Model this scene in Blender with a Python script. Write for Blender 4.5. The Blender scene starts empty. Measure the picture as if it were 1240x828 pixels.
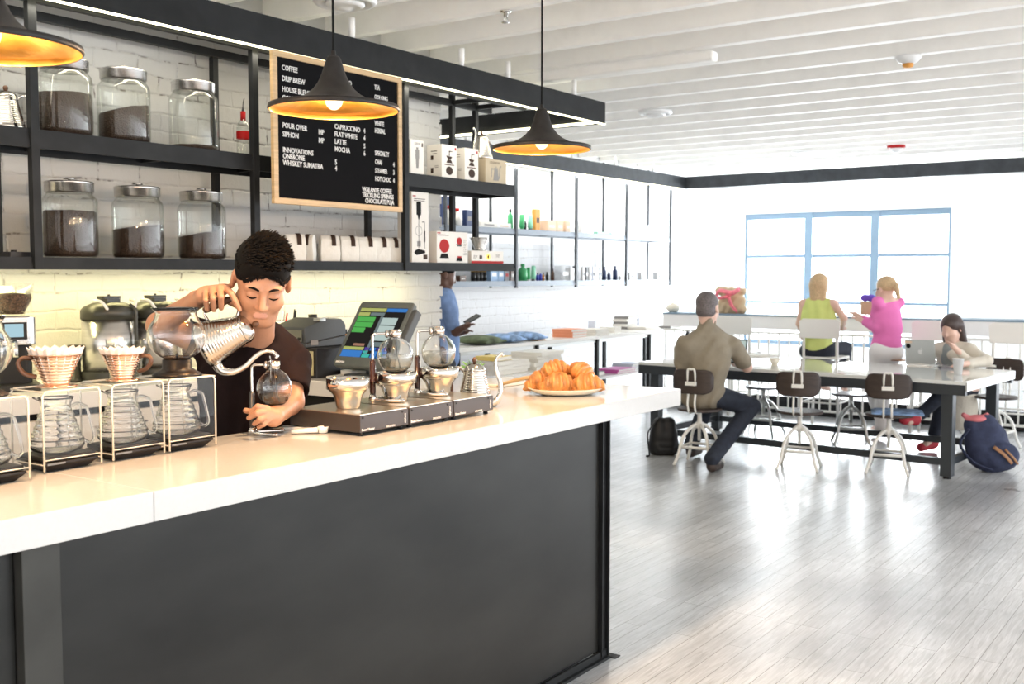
import bpy, bmesh, math, random
import numpy as np
from mathutils import Vector, Matrix, Euler
random.seed(7); np.random.seed(7)
PI = math.pi
sc = bpy.context.scene
COL = sc.collection

# ------------------------------------------------------------------ camera
EYE = Vector((0, 0, 1.57)); FPX = 1297.0
PITCH = math.radians(3.6176); YAW = math.radians(35.2365)
FWD = Vector((math.cos(YAW)*math.cos(PITCH), math.sin(YAW)*math.cos(PITCH), -math.sin(PITCH)))
RGT = Vector((math.sin(YAW), -math.cos(YAW), 0)); UP = RGT.cross(FWD)
FH = Vector((math.cos(YAW), math.sin(YAW), 0)); ZUP = Vector((0, 0, 1))
cam_d = bpy.data.cameras.new('camera'); cam = bpy.data.objects.new('camera', cam_d); COL.objects.link(cam)
cam_d.sensor_width = 36; cam_d.lens = 36*FPX/1240; cam_d.clip_start = .05; cam_d.clip_end = 200
cam.matrix_world = Matrix.Translation(EYE) @ Matrix((RGT, UP, -FWD)).transposed().to_4x4()
cam_d.dof.use_dof = True; cam_d.dof.focus_distance = 3.5; cam_d.dof.aperture_fstop = 6
sc.camera = cam

def on(px, py, **k):
    """where the line of sight through a photograph point meets a plane of the place (x=, y= or z=)"""
    d = FWD + RGT*((px-620)/FPX) + UP*((414-py)/FPX)
    ax, v = list(k.items())[0]; i = 'xyz'.index(ax)
    return EYE + d*((v-EYE[i])/d[i])
def cp(px, py, d):
    """point at forward depth d metres"""
    return EYE + (FWD + RGT*((px-620)/FPX) + UP*((414-py)/FPX))*d

# ------------------------------------------------------------------ materials
def nt(name):
    m = bpy.data.materials.new(name); m.use_nodes = True; n = m.node_tree; n.nodes.clear()
    out = n.nodes.new('ShaderNodeOutputMaterial'); return m, n, out
def link(n, a, b): n.links.new(a, b)
def mat(name, col, rough=.5, metal=0., noise=0., nscale=20., bump=0., bscale=60., emit=None, estr=0., coat=0., stretch=None, spec=.5, sheen=0.):
    m, n, out = nt(name); b = n.nodes.new('ShaderNodeBsdfPrincipled'); link(n, b.outputs[0], out.inputs[0])
    c = (*col, 1) if len(col) == 3 else col
    b.inputs['Base Color'].default_value = c; b.inputs['Roughness'].default_value = rough; b.inputs['Metallic'].default_value = metal
    b.inputs['Coat Weight'].default_value = coat; b.inputs['Specular IOR Level'].default_value = spec
    if sheen: b.inputs['Sheen Weight'].default_value = sheen
    tc = n.nodes.new('ShaderNodeTexCoord'); mp = n.nodes.new('ShaderNodeMapping'); link(n, tc.outputs['Object'], mp.inputs[0])
    if stretch: mp.inputs['Scale'].default_value = stretch
    if noise:
        t = n.nodes.new('ShaderNodeTexNoise'); t.inputs['Scale'].default_value = nscale; t.inputs['Detail'].default_value = 5
        link(n, mp.outputs[0], t.inputs[0])
        r = n.nodes.new('ShaderNodeMapRange'); r.inputs[1].default_value = .3; r.inputs[2].default_value = .7
        r.inputs[3].default_value = 1-noise; r.inputs[4].default_value = 1+noise; link(n, t.outputs[0], r.inputs[0])
        v = n.nodes.new('ShaderNodeVectorMath'); v.operation = 'SCALE'; v.inputs[0].default_value = c[:3]
        link(n, r.outputs[0], v.inputs['Scale']); link(n, v.outputs[0], b.inputs['Base Color'])
    if bump:
        t = n.nodes.new('ShaderNodeTexNoise'); t.inputs['Scale'].default_value = bscale; t.inputs['Detail'].default_value = 3
        link(n, mp.outputs[0], t.inputs[0]); q = n.nodes.new('ShaderNodeBump'); q.inputs['Strength'].default_value = bump
        q.inputs['Distance'].default_value = .01; link(n, t.outputs[0], q.inputs['Height']); link(n, q.outputs[0], b.inputs['Normal'])
    if emit: b.inputs['Emission Color'].default_value = (*emit, 1); b.inputs['Emission Strength'].default_value = estr
    return m
def thin_glass(name, tint=(.97, .98, .98), lo=.05, hi=.75, power=2.6, rough=.02, gcol=(1, 1, 1), bump=0, bs=25, body=None, bodyfac=0.):
    """clear thin-walled glass: see-through face on, mirror-like at grazing angles"""
    m, n, out = nt(name); tr = n.nodes.new('ShaderNodeBsdfTransparent'); gl = n.nodes.new('ShaderNodeBsdfGlossy')
    gl.inputs['Roughness'].default_value = rough; gl.inputs['Color'].default_value = (*gcol, 1)
    lw = n.nodes.new('ShaderNodeLayerWeight'); lw.inputs['Blend'].default_value = .5
    pw = n.nodes.new('ShaderNodeMath'); pw.operation = 'POWER'; link(n, lw.outputs['Facing'], pw.inputs[0]); pw.inputs[1].default_value = power
    r = n.nodes.new('ShaderNodeMapRange'); r.inputs[3].default_value = lo; r.inputs[4].default_value = hi; link(n, pw.outputs[0], r.inputs[0])
    # the longer path through the glass at its rim takes light away
    cr = n.nodes.new('ShaderNodeMix'); cr.data_type = 'RGBA'; cr.inputs[6].default_value = (*tint, 1); cr.inputs[7].default_value = (*[c*c*.86 for c in tint], 1)
    link(n, pw.outputs[0], cr.inputs[0]); link(n, cr.outputs[2], tr.inputs[0])
    mx = n.nodes.new('ShaderNodeMixShader'); link(n, r.outputs[0], mx.inputs[0]); link(n, tr.outputs[0], mx.inputs[1]); link(n, gl.outputs[0], mx.inputs[2])
    last = mx
    if body:
        df = n.nodes.new('ShaderNodeBsdfDiffuse'); df.inputs[0].default_value = (*body, 1)
        m2 = n.nodes.new('ShaderNodeMixShader'); m2.inputs[0].default_value = bodyfac; link(n, mx.outputs[0], m2.inputs[1]); link(n, df.outputs[0], m2.inputs[2]); last = m2
    if bump:
        t = n.nodes.new('ShaderNodeTexNoise'); t.inputs['Scale'].default_value = bs; q = n.nodes.new('ShaderNodeBump'); q.inputs['Strength'].default_value = bump
        q.inputs['Distance'].default_value = .01; link(n, t.outputs[0], q.inputs['Height']); link(n, q.outputs[0], gl.inputs['Normal']); link(n, q.outputs[0], lw.inputs['Normal'])
    link(n, last.outputs[0], out.inputs[0]); return m
def real_glass(name, col=(1, 1, 1), ior=1.45):
    m, n, out = nt(name); g = n.nodes.new('ShaderNodeBsdfGlass'); g.inputs['Roughness'].default_value = 0; g.inputs['IOR'].default_value = ior; g.inputs['Color'].default_value = (*col, 1)
    link(n, g.outputs[0], out.inputs[0]); return m
def emis(name, col, s):
    m, n, out = nt(name); e = n.nodes.new('ShaderNodeEmission'); e.inputs[0].default_value = (*col, 1); e.inputs[1].default_value = s
    link(n, e.outputs[0], out.inputs[0]); return m

def brick_mat(name, base, dark, bmp=.5):
    m, n, out = nt(name); b = n.nodes.new('ShaderNodeBsdfPrincipled'); link(n, b.outputs[0], out.inputs[0]); b.inputs['Roughness'].default_value = .55
    g = n.nodes.new('ShaderNodeNewGeometry'); sx = n.nodes.new('ShaderNodeSeparateXYZ'); link(n, g.outputs['Position'], sx.inputs[0])
    cx = n.nodes.new('ShaderNodeCombineXYZ'); ad = n.nodes.new('ShaderNodeMath'); link(n, sx.outputs[0], ad.inputs[0]); link(n, sx.outputs[1], ad.inputs[1])
    link(n, ad.outputs[0], cx.inputs[0]); link(n, sx.outputs[2], cx.inputs[1])
    nz = n.nodes.new('ShaderNodeTexNoise'); nz.inputs['Scale'].default_value = 5; nz.inputs['Detail'].default_value = 4; link(n, g.outputs['Position'], nz.inputs[0])
    vs = n.nodes.new('ShaderNodeVectorMath'); vs.operation = 'MULTIPLY_ADD'; link(n, nz.outputs['Color'], vs.inputs[0]); vs.inputs[1].default_value = (.07, .045, 0); link(n, cx.outputs[0], vs.inputs[2])
    br = n.nodes.new('ShaderNodeTexBrick'); link(n, vs.outputs[0], br.inputs[0]); br.inputs['Scale'].default_value = 1
    br.inputs['Brick Width'].default_value = .25; br.inputs['Row Height'].default_value = .094; br.inputs['Mortar Size'].default_value = .010; br.inputs['Mortar Smooth'].default_value = 1.0
    br.inputs['Color1'].default_value = (1, 1, 1, 1); br.inputs['Color2'].default_value = (.86, .86, .86, 1); br.inputs['Mortar'].default_value = (0, 0, 0, 1)
    n2 = n.nodes.new('ShaderNodeTexNoise'); n2.inputs['Scale'].default_value = 14; n2.inputs['Detail'].default_value = 8; n2.inputs['Roughness'].default_value = .7; link(n, g.outputs['Position'], n2.inputs[0])
    bw = n.nodes.new('ShaderNodeRGBToBW'); link(n, br.outputs['Color'], bw.inputs[0])
    a1 = n.nodes.new('ShaderNodeMath'); a1.operation = 'MULTIPLY_ADD'; link(n, n2.outputs[0], a1.inputs[0]); a1.inputs[1].default_value = 1.5; link(n, bw.outputs[0], a1.inputs[2])
    q = n.nodes.new('ShaderNodeBump'); q.inputs['Strength'].default_value = bmp; q.inputs['Distance'].default_value = .010; link(n, a1.outputs[0], q.inputs['Height']); link(n, q.outputs[0], b.inputs['Normal'])
    # bare gaps where the paint skipped the joints
    n3 = n.nodes.new('ShaderNodeTexNoise'); n3.inputs['Scale'].default_value = 2.4; n3.inputs['Detail'].default_value = 6; link(n, g.outputs['Position'], n3.inputs[0])
    r3 = n.nodes.new('ShaderNodeMapRange'); r3.inputs[1].default_value = .46; r3.inputs[2].default_value = .56; link(n, n3.outputs[0], r3.inputs[0])
    iv = n.nodes.new('ShaderNodeMath'); iv.operation = 'SUBTRACT'; iv.inputs[0].default_value = 1; link(n, bw.outputs[0], iv.inputs[1])
    pw = n.nodes.new('ShaderNodeMath'); pw.operation = 'POWER'; link(n, iv.outputs[0], pw.inputs[0]); pw.inputs[1].default_value = 2.0
    n4 = n.nodes.new('ShaderNodeTexNoise'); n4.inputs['Scale'].default_value = 30; link(n, g.outputs['Position'], n4.inputs[0])
    r4 = n.nodes.new('ShaderNodeMapRange'); r4.inputs[1].default_value = .45; r4.inputs[2].default_value = .6; link(n, n4.outputs[0], r4.inputs[0])
    mu = n.nodes.new('ShaderNodeMath'); mu.operation = 'MULTIPLY'; link(n, r3.outputs[0], mu.inputs[0]); link(n, pw.outputs[0], mu.inputs[1])
    m2 = n.nodes.new('ShaderNodeMath'); m2.operation = 'MULTIPLY'; link(n, mu.outputs[0], m2.inputs[0]); link(n, r4.outputs[0], m2.inputs[1])
    mx = n.nodes.new('ShaderNodeMix'); mx.data_type = 'RGBA'; mx.inputs[6].default_value = (*base, 1); mx.inputs[7].default_value = (*dark, 1)
    link(n, m2.outputs[0], mx.inputs[0]); link(n, mx.outputs[2], b.inputs['Base Color']); return m

def plank_mat(name):
    m, n, out = nt(name); b = n.nodes.new('ShaderNodeBsdfPrincipled'); link(n, b.outputs[0], out.inputs[0])
    g = n.nodes.new('ShaderNodeNewGeometry')
    br = n.nodes.new('ShaderNodeTexBrick'); link(n, g.outputs['Position'], br.inputs[0]); br.inputs['Scale'].default_value = 1; br.offset = .37; br.offset_frequency = 3
    br.inputs['Brick Width'].default_value = 1.15; br.inputs['Row Height'].default_value = .083; br.inputs['Mortar Size'].default_value = .0016; br.inputs['Mortar Smooth'].default_value = .1
    br.inputs['Color1'].default_value = (.64, .65, .665, 1); br.inputs['Color2'].default_value = (.54, .55, .565, 1); br.inputs['Mortar'].default_value = (.20, .20, .20, 1)
    mp = n.nodes.new('ShaderNodeMapping'); mp.inputs['Scale'].default_value = (1.2, 16, 1); link(n, g.outputs['Position'], mp.inputs[0])
    w = n.nodes.new('ShaderNodeTexNoise'); w.inputs['Scale'].default_value = 4; w.inputs['Detail'].default_value = 7; w.inputs['Distortion'].default_value = 1.3; link(n, mp.outputs[0], w.inputs[0])
    n2 = n.nodes.new('ShaderNodeTexNoise'); n2.inputs['Scale'].default_value = .9; n2.inputs['Detail'].default_value = 4; link(n, g.outputs['Position'], n2.inputs[0])
    r = n.nodes.new('ShaderNodeMapRange'); r.inputs[1].default_value = .3; r.inputs[2].default_value = .7; r.inputs[3].default_value = .78; r.inputs[4].default_value = 1.22; link(n, w.outputs[0], r.inputs[0])
    r2 = n.nodes.new('ShaderNodeMapRange'); r2.inputs[1].default_value = .3; r2.inputs[2].default_value = .7; r2.inputs[3].default_value = .60; r2.inputs[4].default_value = 1.30; link(n, n2.outputs[0], r2.inputs[0])
    mu = n.nodes.new('ShaderNodeMath'); mu.operation = 'MULTIPLY'; link(n, r.outputs[0], mu.inputs[0]); link(n, r2.outputs[0], mu.inputs[1])
    v = n.nodes.new('ShaderNodeVectorMath'); v.operation = 'SCALE'; link(n, br.outputs['Color'], v.inputs[0]); link(n, mu.outputs[0], v.inputs['Scale']); link(n, v.outputs[0], b.inputs['Base Color'])
    rr = n.nodes.new('ShaderNodeMapRange'); rr.inputs[1].default_value = .3; rr.inputs[2].default_value = .7; rr.inputs[3].default_value = .27; rr.inputs[4].default_value = .42; link(n, n2.outputs[0], rr.inputs[0]); link(n, rr.outputs[0], b.inputs['Roughness'])
    q = n.nodes.new('ShaderNodeBump'); q.inputs['Strength'].default_value = .25; q.inputs['Distance'].default_value = .002; link(n, w.outputs[0], q.inputs['Height']); link(n, q.outputs[0], b.inputs['Normal'])
    b.inputs['Specular IOR Level'].default_value = .8; b.inputs['Coat Weight'].default_value = .7; b.inputs['Coat Roughness'].default_value = .22
    return m

M = {}
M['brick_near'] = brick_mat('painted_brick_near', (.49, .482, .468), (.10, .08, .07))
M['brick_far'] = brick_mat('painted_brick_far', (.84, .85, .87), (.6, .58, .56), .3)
M['floor'] = plank_mat('grey_stained_oak')
M['ceil'] = mat('white_joist_paint', (.97, .955, .93), .6, noise=.05, nscale=6, bump=.15, bscale=20)
M['wallw'] = mat('white_wall_paint', (.93, .93, .93), .6, noise=.02, nscale=3)
M['steel'] = mat('blackened_steel', (.016, .017, .018), .5, .1, noise=.25, nscale=9, spec=.18)
M['steel2'] = mat('grey_steel_face', (.050, .055, .062), .42, .3, noise=.2, nscale=9, spec=.3)
M['poststeel'] = mat('olive_grey_steel', (.050, .050, .046), .5, .2, noise=.2, nscale=5, spec=.2)
M['cladding'] = mat('waxed_steel_sheet', (.021, .021, .0195), .36, .25, noise=.38, nscale=1.7, stretch=(1, 1, 2.2), spec=.22)
M['counter'] = mat('white_quartz', (.62, .605, .585), .16, noise=.02, nscale=120, coat=.2)
M['worktop'] = mat('white_worktop', (.84, .83, .80), .25)
M['led'] = emis('led_strip', (1, .93, .62), 7)
M['chrome'] = mat('chrome', (.68, .66, .63), .08, 1)
M['brushed'] = mat('brushed_steel', (.62, .61, .60), .27, 1, noise=.15, nscale=3, stretch=(1, 1, 25))
M['darkmetal'] = mat('dark_metal', (.08, .08, .085), .35, .8)
M['black'] = mat('black_plastic', (.014, .014, .015), .42, spec=.3)
M['blackmat'] = mat('matte_black', (.012, .012, .012), .8, spec=.15)
M['white'] = mat('white_plastic', (.85, .85, .85), .4)
M['pendant'] = mat('black_spun_brass', (.022, .020, .019), .5, .1, noise=.3, nscale=30, spec=.3)
M['gold'] = mat('hammered_gold', (1.0, .52, .10), .28, 1, noise=.2, nscale=14, bump=.25, bscale=26)
M['bulb'] = emis('bulb_glow', (1, .80, .5), 2.2)
M['glass'] = thin_glass('clear_jar_glass', (.965, .972, .962), lo=.022, hi=.5, power=3)
M['globe'] = real_glass('clear_round_glass')
M['ribglass'] = real_glass('ribbed_glass')
M['acrylic'] = thin_glass('acrylic_face', (.99, .99, .985), lo=.008, hi=.06, power=3)
M['acryledge'] = thin_glass('acrylic_edge', (.98, .95, .88), lo=.25, hi=.8, rough=.2, body=(1, .93, .80), bodyfac=.42)
M['water'] = thin_glass('coffee_water', (.98, .95, .88), lo=.06, hi=.4, body=(1, .9, .75), bodyfac=.15)
M['beans'] = mat('roasted_beans', (.045, .024, .014), .5, noise=.7, nscale=120, bump=1.0, bscale=130)
M['wood'] = mat('light_oak', (.62, .42, .22), .45, noise=.14, nscale=6, stretch=(1, 1, 14))
M['walnut'] = mat('walnut', (.10, .042, .018), .4, noise=.3, nscale=20)
M['letterboard'] = mat('black_felt_board', (.009, .009, .010), .9, spec=.05)
M['letter'] = mat('white_letter', (.85, .84, .82), .5)
M['card'] = mat('white_carton', (.78, .75, .70), .6, noise=.03, nscale=8)
M['kraft'] = mat('kraft_carton', (.50, .42, .30), .7, noise=.06, nscale=12)
M['ink'] = mat('dark_print', (.05, .03, .022), .6, spec=.15)
M['inkgrey'] = mat('grey_print', (.25, .24, .23), .6)
M['red'] = mat('red_print', (.42, .015, .015), .5, spec=.15)
M['bag'] = mat('white_paper_bag', (.80, .79, .74), .6, bump=.5, bscale=18)
M['copper'] = mat('copper_steel', (.86, .56, .40), .22, 1)
M['filter'] = mat('paper_filter', (.90, .80, .74), .8, noise=.05, nscale=40)
M['scale'] = mat('dark_scale', (.018, .014, .012), .38, noise=.2, spec=.25)
M['heater'] = mat('dark_bronze_box', (.060, .047, .042), .38, .35)
M['heatplate'] = mat('steel_plate', (.72, .64, .52), .28, 1)
M['brownglass'] = mat('dark_brown_grip', (.045, .012, .008), .15, coat=.5)
M['amber'] = mat('amber_syrup', (.50, .17, .02), .12, coat=.6)
M['pos'] = mat('pos_grey_plastic', (.085, .10, .098), .45, noise=.06)
M['posdark'] = mat('printer_grey', (.055, .062, .068), .5, noise=.06)
M['posgrey'] = mat('printer_front_grey', (.16, .165, .13), .5)
M['drawer'] = mat('olive_steel_face', (.52, .48, .27), .4, .2, noise=.1)
M['skin'] = mat('skin', (.47, .235, .14), .42, noise=.06, nscale=25, bump=.08, bscale=180)
M['skinpale'] = mat('pale_skin', (.78, .52, .42), .5, noise=.04)
M['skindark'] = mat('brown_skin', (.11, .048, .028), .5, noise=.06)
M['lip'] = mat('lip', (.64, .33, .25), .4)
M['hairblack'] = mat('black_hair', (.004, .0035, .0035), .75, spec=.12)
M['shirtdark'] = mat('dark_aubergine_shirt', (.016, .009, .009), .85, spec=.1, noise=.2, nscale=12, bump=.6, bscale=14)
M['croissant'] = mat('croissant_crust', (.56, .24, .07), .36, noise=.45, nscale=26, coat=.25, bump=.3, bscale=50)
M['ceramic'] = mat('cream_ceramic', (.83, .78, .66), .25, coat=.3)
M['cream'] = mat('cream_paint', (.80, .78, .72), .35)
M['whitemetal'] = mat('white_powder_coat', (.88, .87, .83), .35)
M['dkwood'] = mat('dark_bent_plywood', (.040, .026, .021), .45, noise=.25, nscale=14, stretch=(1, 1, 6))
M['seat'] = mat('grey_seat', (.16, .15, .17), .35)
M['tabletop'] = mat('pale_table_glass', (.80, .82, .80), .06, coat=.5)
M['tablesteel'] = mat('table_steel', (.050, .058, .066), .4, .4)
M['winframe'] = mat('blue_grey_frame', (.20, .29, .38), .5)
M['khaki'] = mat('khaki_shirt', (.27, .23, .17), .85, noise=.12, nscale=9, bump=.8, bscale=9)
M['denim'] = mat('dark_denim', (.016, .021, .036), .85, noise=.25, nscale=30)
M['lime'] = mat('lime_top', (.66, .74, .24), .8, bump=.6, bscale=10)
M['pink'] = mat('pink_shirt', (.85, .20, .52), .8, bump=.6, bscale=10)
M['cardigan'] = mat('oatmeal_cardigan', (.72, .66, .56), .9, bump=.6, bscale=30)
M['greytee'] = mat('grey_tee', (.30, .33, .33), .9)
M['bluetee'] = mat('blue_tee', (.16, .25, .46), .9, noise=.15, bump=.6, bscale=10)
M['whitecloth'] = mat('white_trousers', (.85, .83, .83), .8)
M['navy'] = mat('navy_canvas', (.035, .045, .095), .85, noise=.2, bump=.5, bscale=14)
M['leather'] = mat('tan_leather', (.32, .15, .06), .5)
M['redsneaker'] = mat('red_canvas', (.50, .03, .05), .7)
M['blond'] = mat('blond_hair', (.60, .42, .24), .45, noise=.3, nscale=40, stretch=(6, 6, 1))
M['brownhair'] = mat('dark_brown_hair', (.055, .034, .030), .4, noise=.3, nscale=40, stretch=(6, 6, 1))
M['greyhair'] = mat('cropped_grey_hair', (.14, .12, .12), .6, noise=.4, nscale=120)
M['shelfgrey'] = mat('grey_shelf_steel', (.20, .23, .27), .45, .2)
M['alu'] = mat('aluminium', (.62, .63, .62), .3, .8)
M['green'] = mat('green_plastic', (.06, .42, .16), .4)
M['mint'] = mat('mint_plastic', (.30, .70, .50), .4)
M['peach'] = mat('peach_box', (.86, .62, .44), .6)
M['orange'] = mat('orange_card', (.75, .34, .07), .6)
M['bluebox'] = mat('blue_box', (.25, .40, .62), .5)
M['navyp'] = mat('navy_plastic', (.02, .04, .12), .4)
M['screen'] = emis('screen_panel', (.04, .045, .045), 1)
M['plant'] = mat('leaf_green', (.25, .50, .10), .6)
M['paper'] = mat('paper_stack', (.82, .80, .74), .7, noise=.05, nscale=50, stretch=(1, 1, 30))
M['salmon'] = mat('salmon_cover', (.80, .30, .16), .5)
M['floral'] = mat('cushion_cloth', (.10, .13, .07), .9, noise=.6, nscale=9)
M['bluefab'] = mat('blue_white_cloth', (.22, .34, .55), .9, noise=.6, nscale=12)
M['magenta'] = mat('magenta_cover', (.65, .10, .42), .5)
M['clear'] = thin_glass('clear_plastic', (.93, .94, .95), lo=.1, hi=.4, body=(.9, .9, .9), bodyfac=.12)
M['pinkfab'] = mat('coral_ribbon', (.90, .22, .28), .6, noise=.2)
M['tissue'] = mat('kraft_bag', (.62, .47, .30), .7, bump=.6, bscale=12)
M['clearpane'] = thin_glass('window_pane', (.97, .98, .98), lo=.02, hi=.3)
M['lcd'] = emis('lcd_blue', (.42, .62, .70), .9)
M['airblack'] = mat('olive_black_plastic', (.035, .036, .028), .4)
M['beansdry'] = mat('hopper_beans', (.10, .055, .03), .5, noise=.8, nscale=110, bump=1., bscale=120)
M['violet'] = mat('violet_ribbon', (.16, .08, .60), .5)
M['lilac'] = mat('pale_lilac_card', (.66, .68, .78), .6)
M['bluecap'] = mat('royal_blue_plastic', (.03, .05, .45), .4)
for k_, c_, e_ in (('sclight', (.45, .55, .52), 1),): M[k_] = emis(k_, c_, e_*.9)
M['coral'] = mat('coral_lining', (.75, .22, .24), .8)
M['yellow'] = mat('pale_yellow_cover', (.85, .66, .20), .5)
M['kettlesteel'] = mat('polished_kettle_steel', (.60, .57, .52), .13, 1)
# ------------------------------------------------------------------ mesh tools
class MB:
    def __init__(s): s.v = []; s.f = []; s.sm = []; s.mi = []; s.T = Matrix.Identity(4); s.m = 0
    def add(s, vs, fs, smooth=False):
        o = len(s.v); s.v += [tuple(s.T @ Vector(v)) for v in vs]; s.f += [tuple(i+o for i in f) for f in fs]
        s.sm += [smooth]*len(fs); s.mi += [s.m]*len(fs); return s
    def box(s, x0, x1, y0, y1, z0, z1):
        return s.add([(x, y, z) for z in (z0, z1) for y in (y0, y1) for x in (x0, x1)], [(0, 2, 3, 1), (4, 5, 7, 6), (0, 1, 5, 4), (2, 6, 7, 3), (0, 4, 6, 2), (1, 3, 7, 5)])
    def cbox(s, c, d, R=None):
        T = s.T.copy(); s.T = T @ Matrix.Translation(Vector(c)) @ (R.to_4x4() if R is not None else Matrix.Identity(4))
        s.box(-d[0]/2, d[0]/2, -d[1]/2, d[1]/2, -d[2]/2, d[2]/2); s.T = T; return s
    def rbox(s, x0, x1, y0, y1, z0, z1, r=.01, n=4):
        """box with rounded vertical corners"""
        pts = []
        for cx, cy, a0 in ((x1-r, y1-r, 0), (x0+r, y1-r, PI/2), (x0+r, y0+r, PI), (x1-r, y0+r, 1.5*PI)):
            for i in range(n+1): a = a0+PI/2*i/n; pts.append((cx+r*math.cos(a), cy+r*math.sin(a)))
        return s.prism(pts, z0, z1)
    def prism(s, pts, z0, z1, smooth=False):
        k = len(pts); vs = [(x, y, z0) for x, y in pts]+[(x, y, z1) for x, y in pts]
        return s.add(vs, [tuple(range(k))[::-1], tuple(range(k, 2*k))]+[(i, (i+1) % k, k+(i+1) % k, k+i) for i in range(k)], smooth)
    def lathe(s, prof, n=32, c=(0, 0, 0), a0=0, a1=2*PI, rib=None):
        full = abs(a1-a0-2*PI) < 1e-6; m = n if full else n+1; vs = []
        for i in range(m):
            a = a0+(a1-a0)*i/n; q = 1 if not rib else 1+rib[0]*math.cos(rib[1]*a)
            for r, z in prof: vs.append((c[0]+r*q*math.cos(a), c[1]+r*q*math.sin(a), c[2]+z))
        k = len(prof); fs = []
        for i in range(n):
            j = (i+1) % m
            for t in range(k-1):
                f = [i*k+t, j*k+t, j*k+t+1, i*k+t+1]
                fs.append(tuple(f))
        s.add(vs, fs, True)
        if full:
            if prof[0][0] > 1e-5: s.f.append(tuple(len(s.v)-len(vs)+i*k for i in range(m))[::-1]); s.sm.append(False); s.mi.append(s.m)
            if prof[-1][0] > 1e-5: s.f.append(tuple(len(s.v)-len(vs)+i*k+k-1 for i in range(m))); s.sm.append(False); s.mi.append(s.m)
        return s
    def shell(s, prof, **k):
        """lathe without end caps"""
        nf = len(s.f); s.lathe(prof, **k); n = k.get('n', 32)
        cap = [i for i in range(nf, len(s.f)) if len(s.f[i]) > 4 or (len(s.f[i]) == n)]
        for i in reversed(cap): del s.f[i]; del s.sm[i]; del s.mi[i]
        return s
    def cyl(s, a, b, r0, r1=None, n=16):
        a, b = Vector(a), Vector(b); r1 = r0 if r1 is None else r1; d = b-a; L = d.length
        T = s.T.copy(); s.T = T @ Matrix.Translation(a) @ d.to_track_quat('Z', 'Y').to_matrix().to_4x4(); s.lathe([(r0, 0), (r1, L)], n); s.T = T; return s
    def tube(s, pts, r, n=10, closed=False, sub=0, flat=1.):
        pts = [Vector(p) for p in pts]; rr = list(r) if isinstance(r, (list, tuple)) else [r]*len(pts)
        if sub:
            q, q2 = [], []; L = len(pts); rng = L if closed else L-1
            for i in range(rng):
                p0 = pts[(i-1) % L] if (closed or i > 0) else pts[i]; p1 = pts[i]; p2 = pts[(i+1) % L]; p3 = pts[(i+2) % L] if (closed or i+2 < L) else p2
                for j in range(sub):
                    t = j/sub; q.append(.5*((2*p1)+(p2-p0)*t+(2*p0-5*p1+4*p2-p3)*t*t+(3*p1-p0-3*p2+p3)*t**3)); q2.append(rr[i]*(1-t)+rr[(i+1) % L]*t)
            if not closed: q.append(pts[-1]); q2.append(rr[-1])
            pts, rr = q, q2
        m = len(pts); vs = []; prev = None
        for i, p in enumerate(pts):
            if closed: t = (pts[(i+1) % m]-pts[i-1]).normalized()
            else: t = (pts[min(i+1, m-1)]-pts[max(i-1, 0)]).normalized()
            if prev is None: u = t.orthogonal().normalized()
            else: u = (prev-t*prev.dot(t)); u = u.normalized() if u.length > 1e-6 else t.orthogonal().normalized()
            prev = u; w = t.cross(u)
            for k in range(n): a = 2*PI*k/n; vs.append(p+u*(rr[i]*math.cos(a))+w*(rr[i]*math.sin(a)*flat))
        fs = []
        for i in range(m if closed else m-1):
            j = (i+1) % m
            for k in range(n): fs.append((i*n+k, i*n+(k+1) % n, j*n+(k+1) % n, j*n+k))
        if not closed: fs += [tuple(range(n))[::-1], tuple(range((m-1)*n, m*n))]
        return s.add(vs, fs, True)
    def ball(s, c, r, n=20, m=12, R=None):
        r = (r, r, r) if not isinstance(r, (tuple, list)) else r; vs = []; c = Vector(c)
        for j in range(1, m):
            for i in range(n):
                th = PI*j/m; a = 2*PI*i/n; p = Vector((r[0]*math.sin(th)*math.cos(a), r[1]*math.sin(th)*math.sin(a), r[2]*math.cos(th)))
                vs.append(c+(R @ p if R is not None else p))
        p = Vector((0, 0, r[2])); t = len(vs); vs += [c+(R @ p if R is not None else p), c-(R @ p if R is not None else p)]
        fs = [((j)*n+i, (j+1)*n+i, (j+1)*n+(i+1) % n, j*n+(i+1) % n) for j in range(m-2) for i in range(n)]
        fs += [(t, i, (i+1) % n) for i in range(n)]+[(t+1, (m-2)*n+(i+1) % n, (m-2)*n+i) for i in range(n)]
        return s.add(vs, fs, True)
    def build(s, name, m, parent=None, bevel=0., solid=0.):
        me = bpy.data.meshes.new(name); me.from_pydata(s.v, [], s.f); me.update()
        me.polygons.foreach_set('use_smooth', s.sm); me.polygons.foreach_set('material_index', s.mi)
        return fin(name, me, m, parent, bevel, solid)
def fin(name, me, m, parent=None, bevel=0., solid=0.):
    for q in (m if isinstance(m, (list, tuple)) else [m]): me.materials.append(M[q] if isinstance(q, str) else q)
    o = bpy.data.objects.new(name, me); COL.objects.link(o)
    if parent is not None:
        o.parent = parent
        # parts of things at a base point keep world-built coordinates
        if parent.get('_w'): o.matrix_parent_inverse = Matrix.Translation(-Vector(parent.location))
    if solid: d = o.modifiers.new('solid', 'SOLIDIFY'); d.thickness = solid; d.offset = 0
    if bevel: d = o.modifiers.new('bevel', 'BEVEL'); d.width = bevel; d.segments = 2; d.limit_method = 'ANGLE'; d.angle_limit = .7
    return o
def tag(o, label, cat, group=None):
    o['label'] = label; o['category'] = cat
    if group: o['group'] = group
    return o
def thing(name, label, cat, loc=(0, 0, 0), rz=0, group=None):
    o = bpy.data.objects.new(name, None); COL.objects.link(o); o.location = loc; o.rotation_euler = (0, 0, rz); o.empty_display_size = .05
    return tag(o, label, cat, group)
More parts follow.
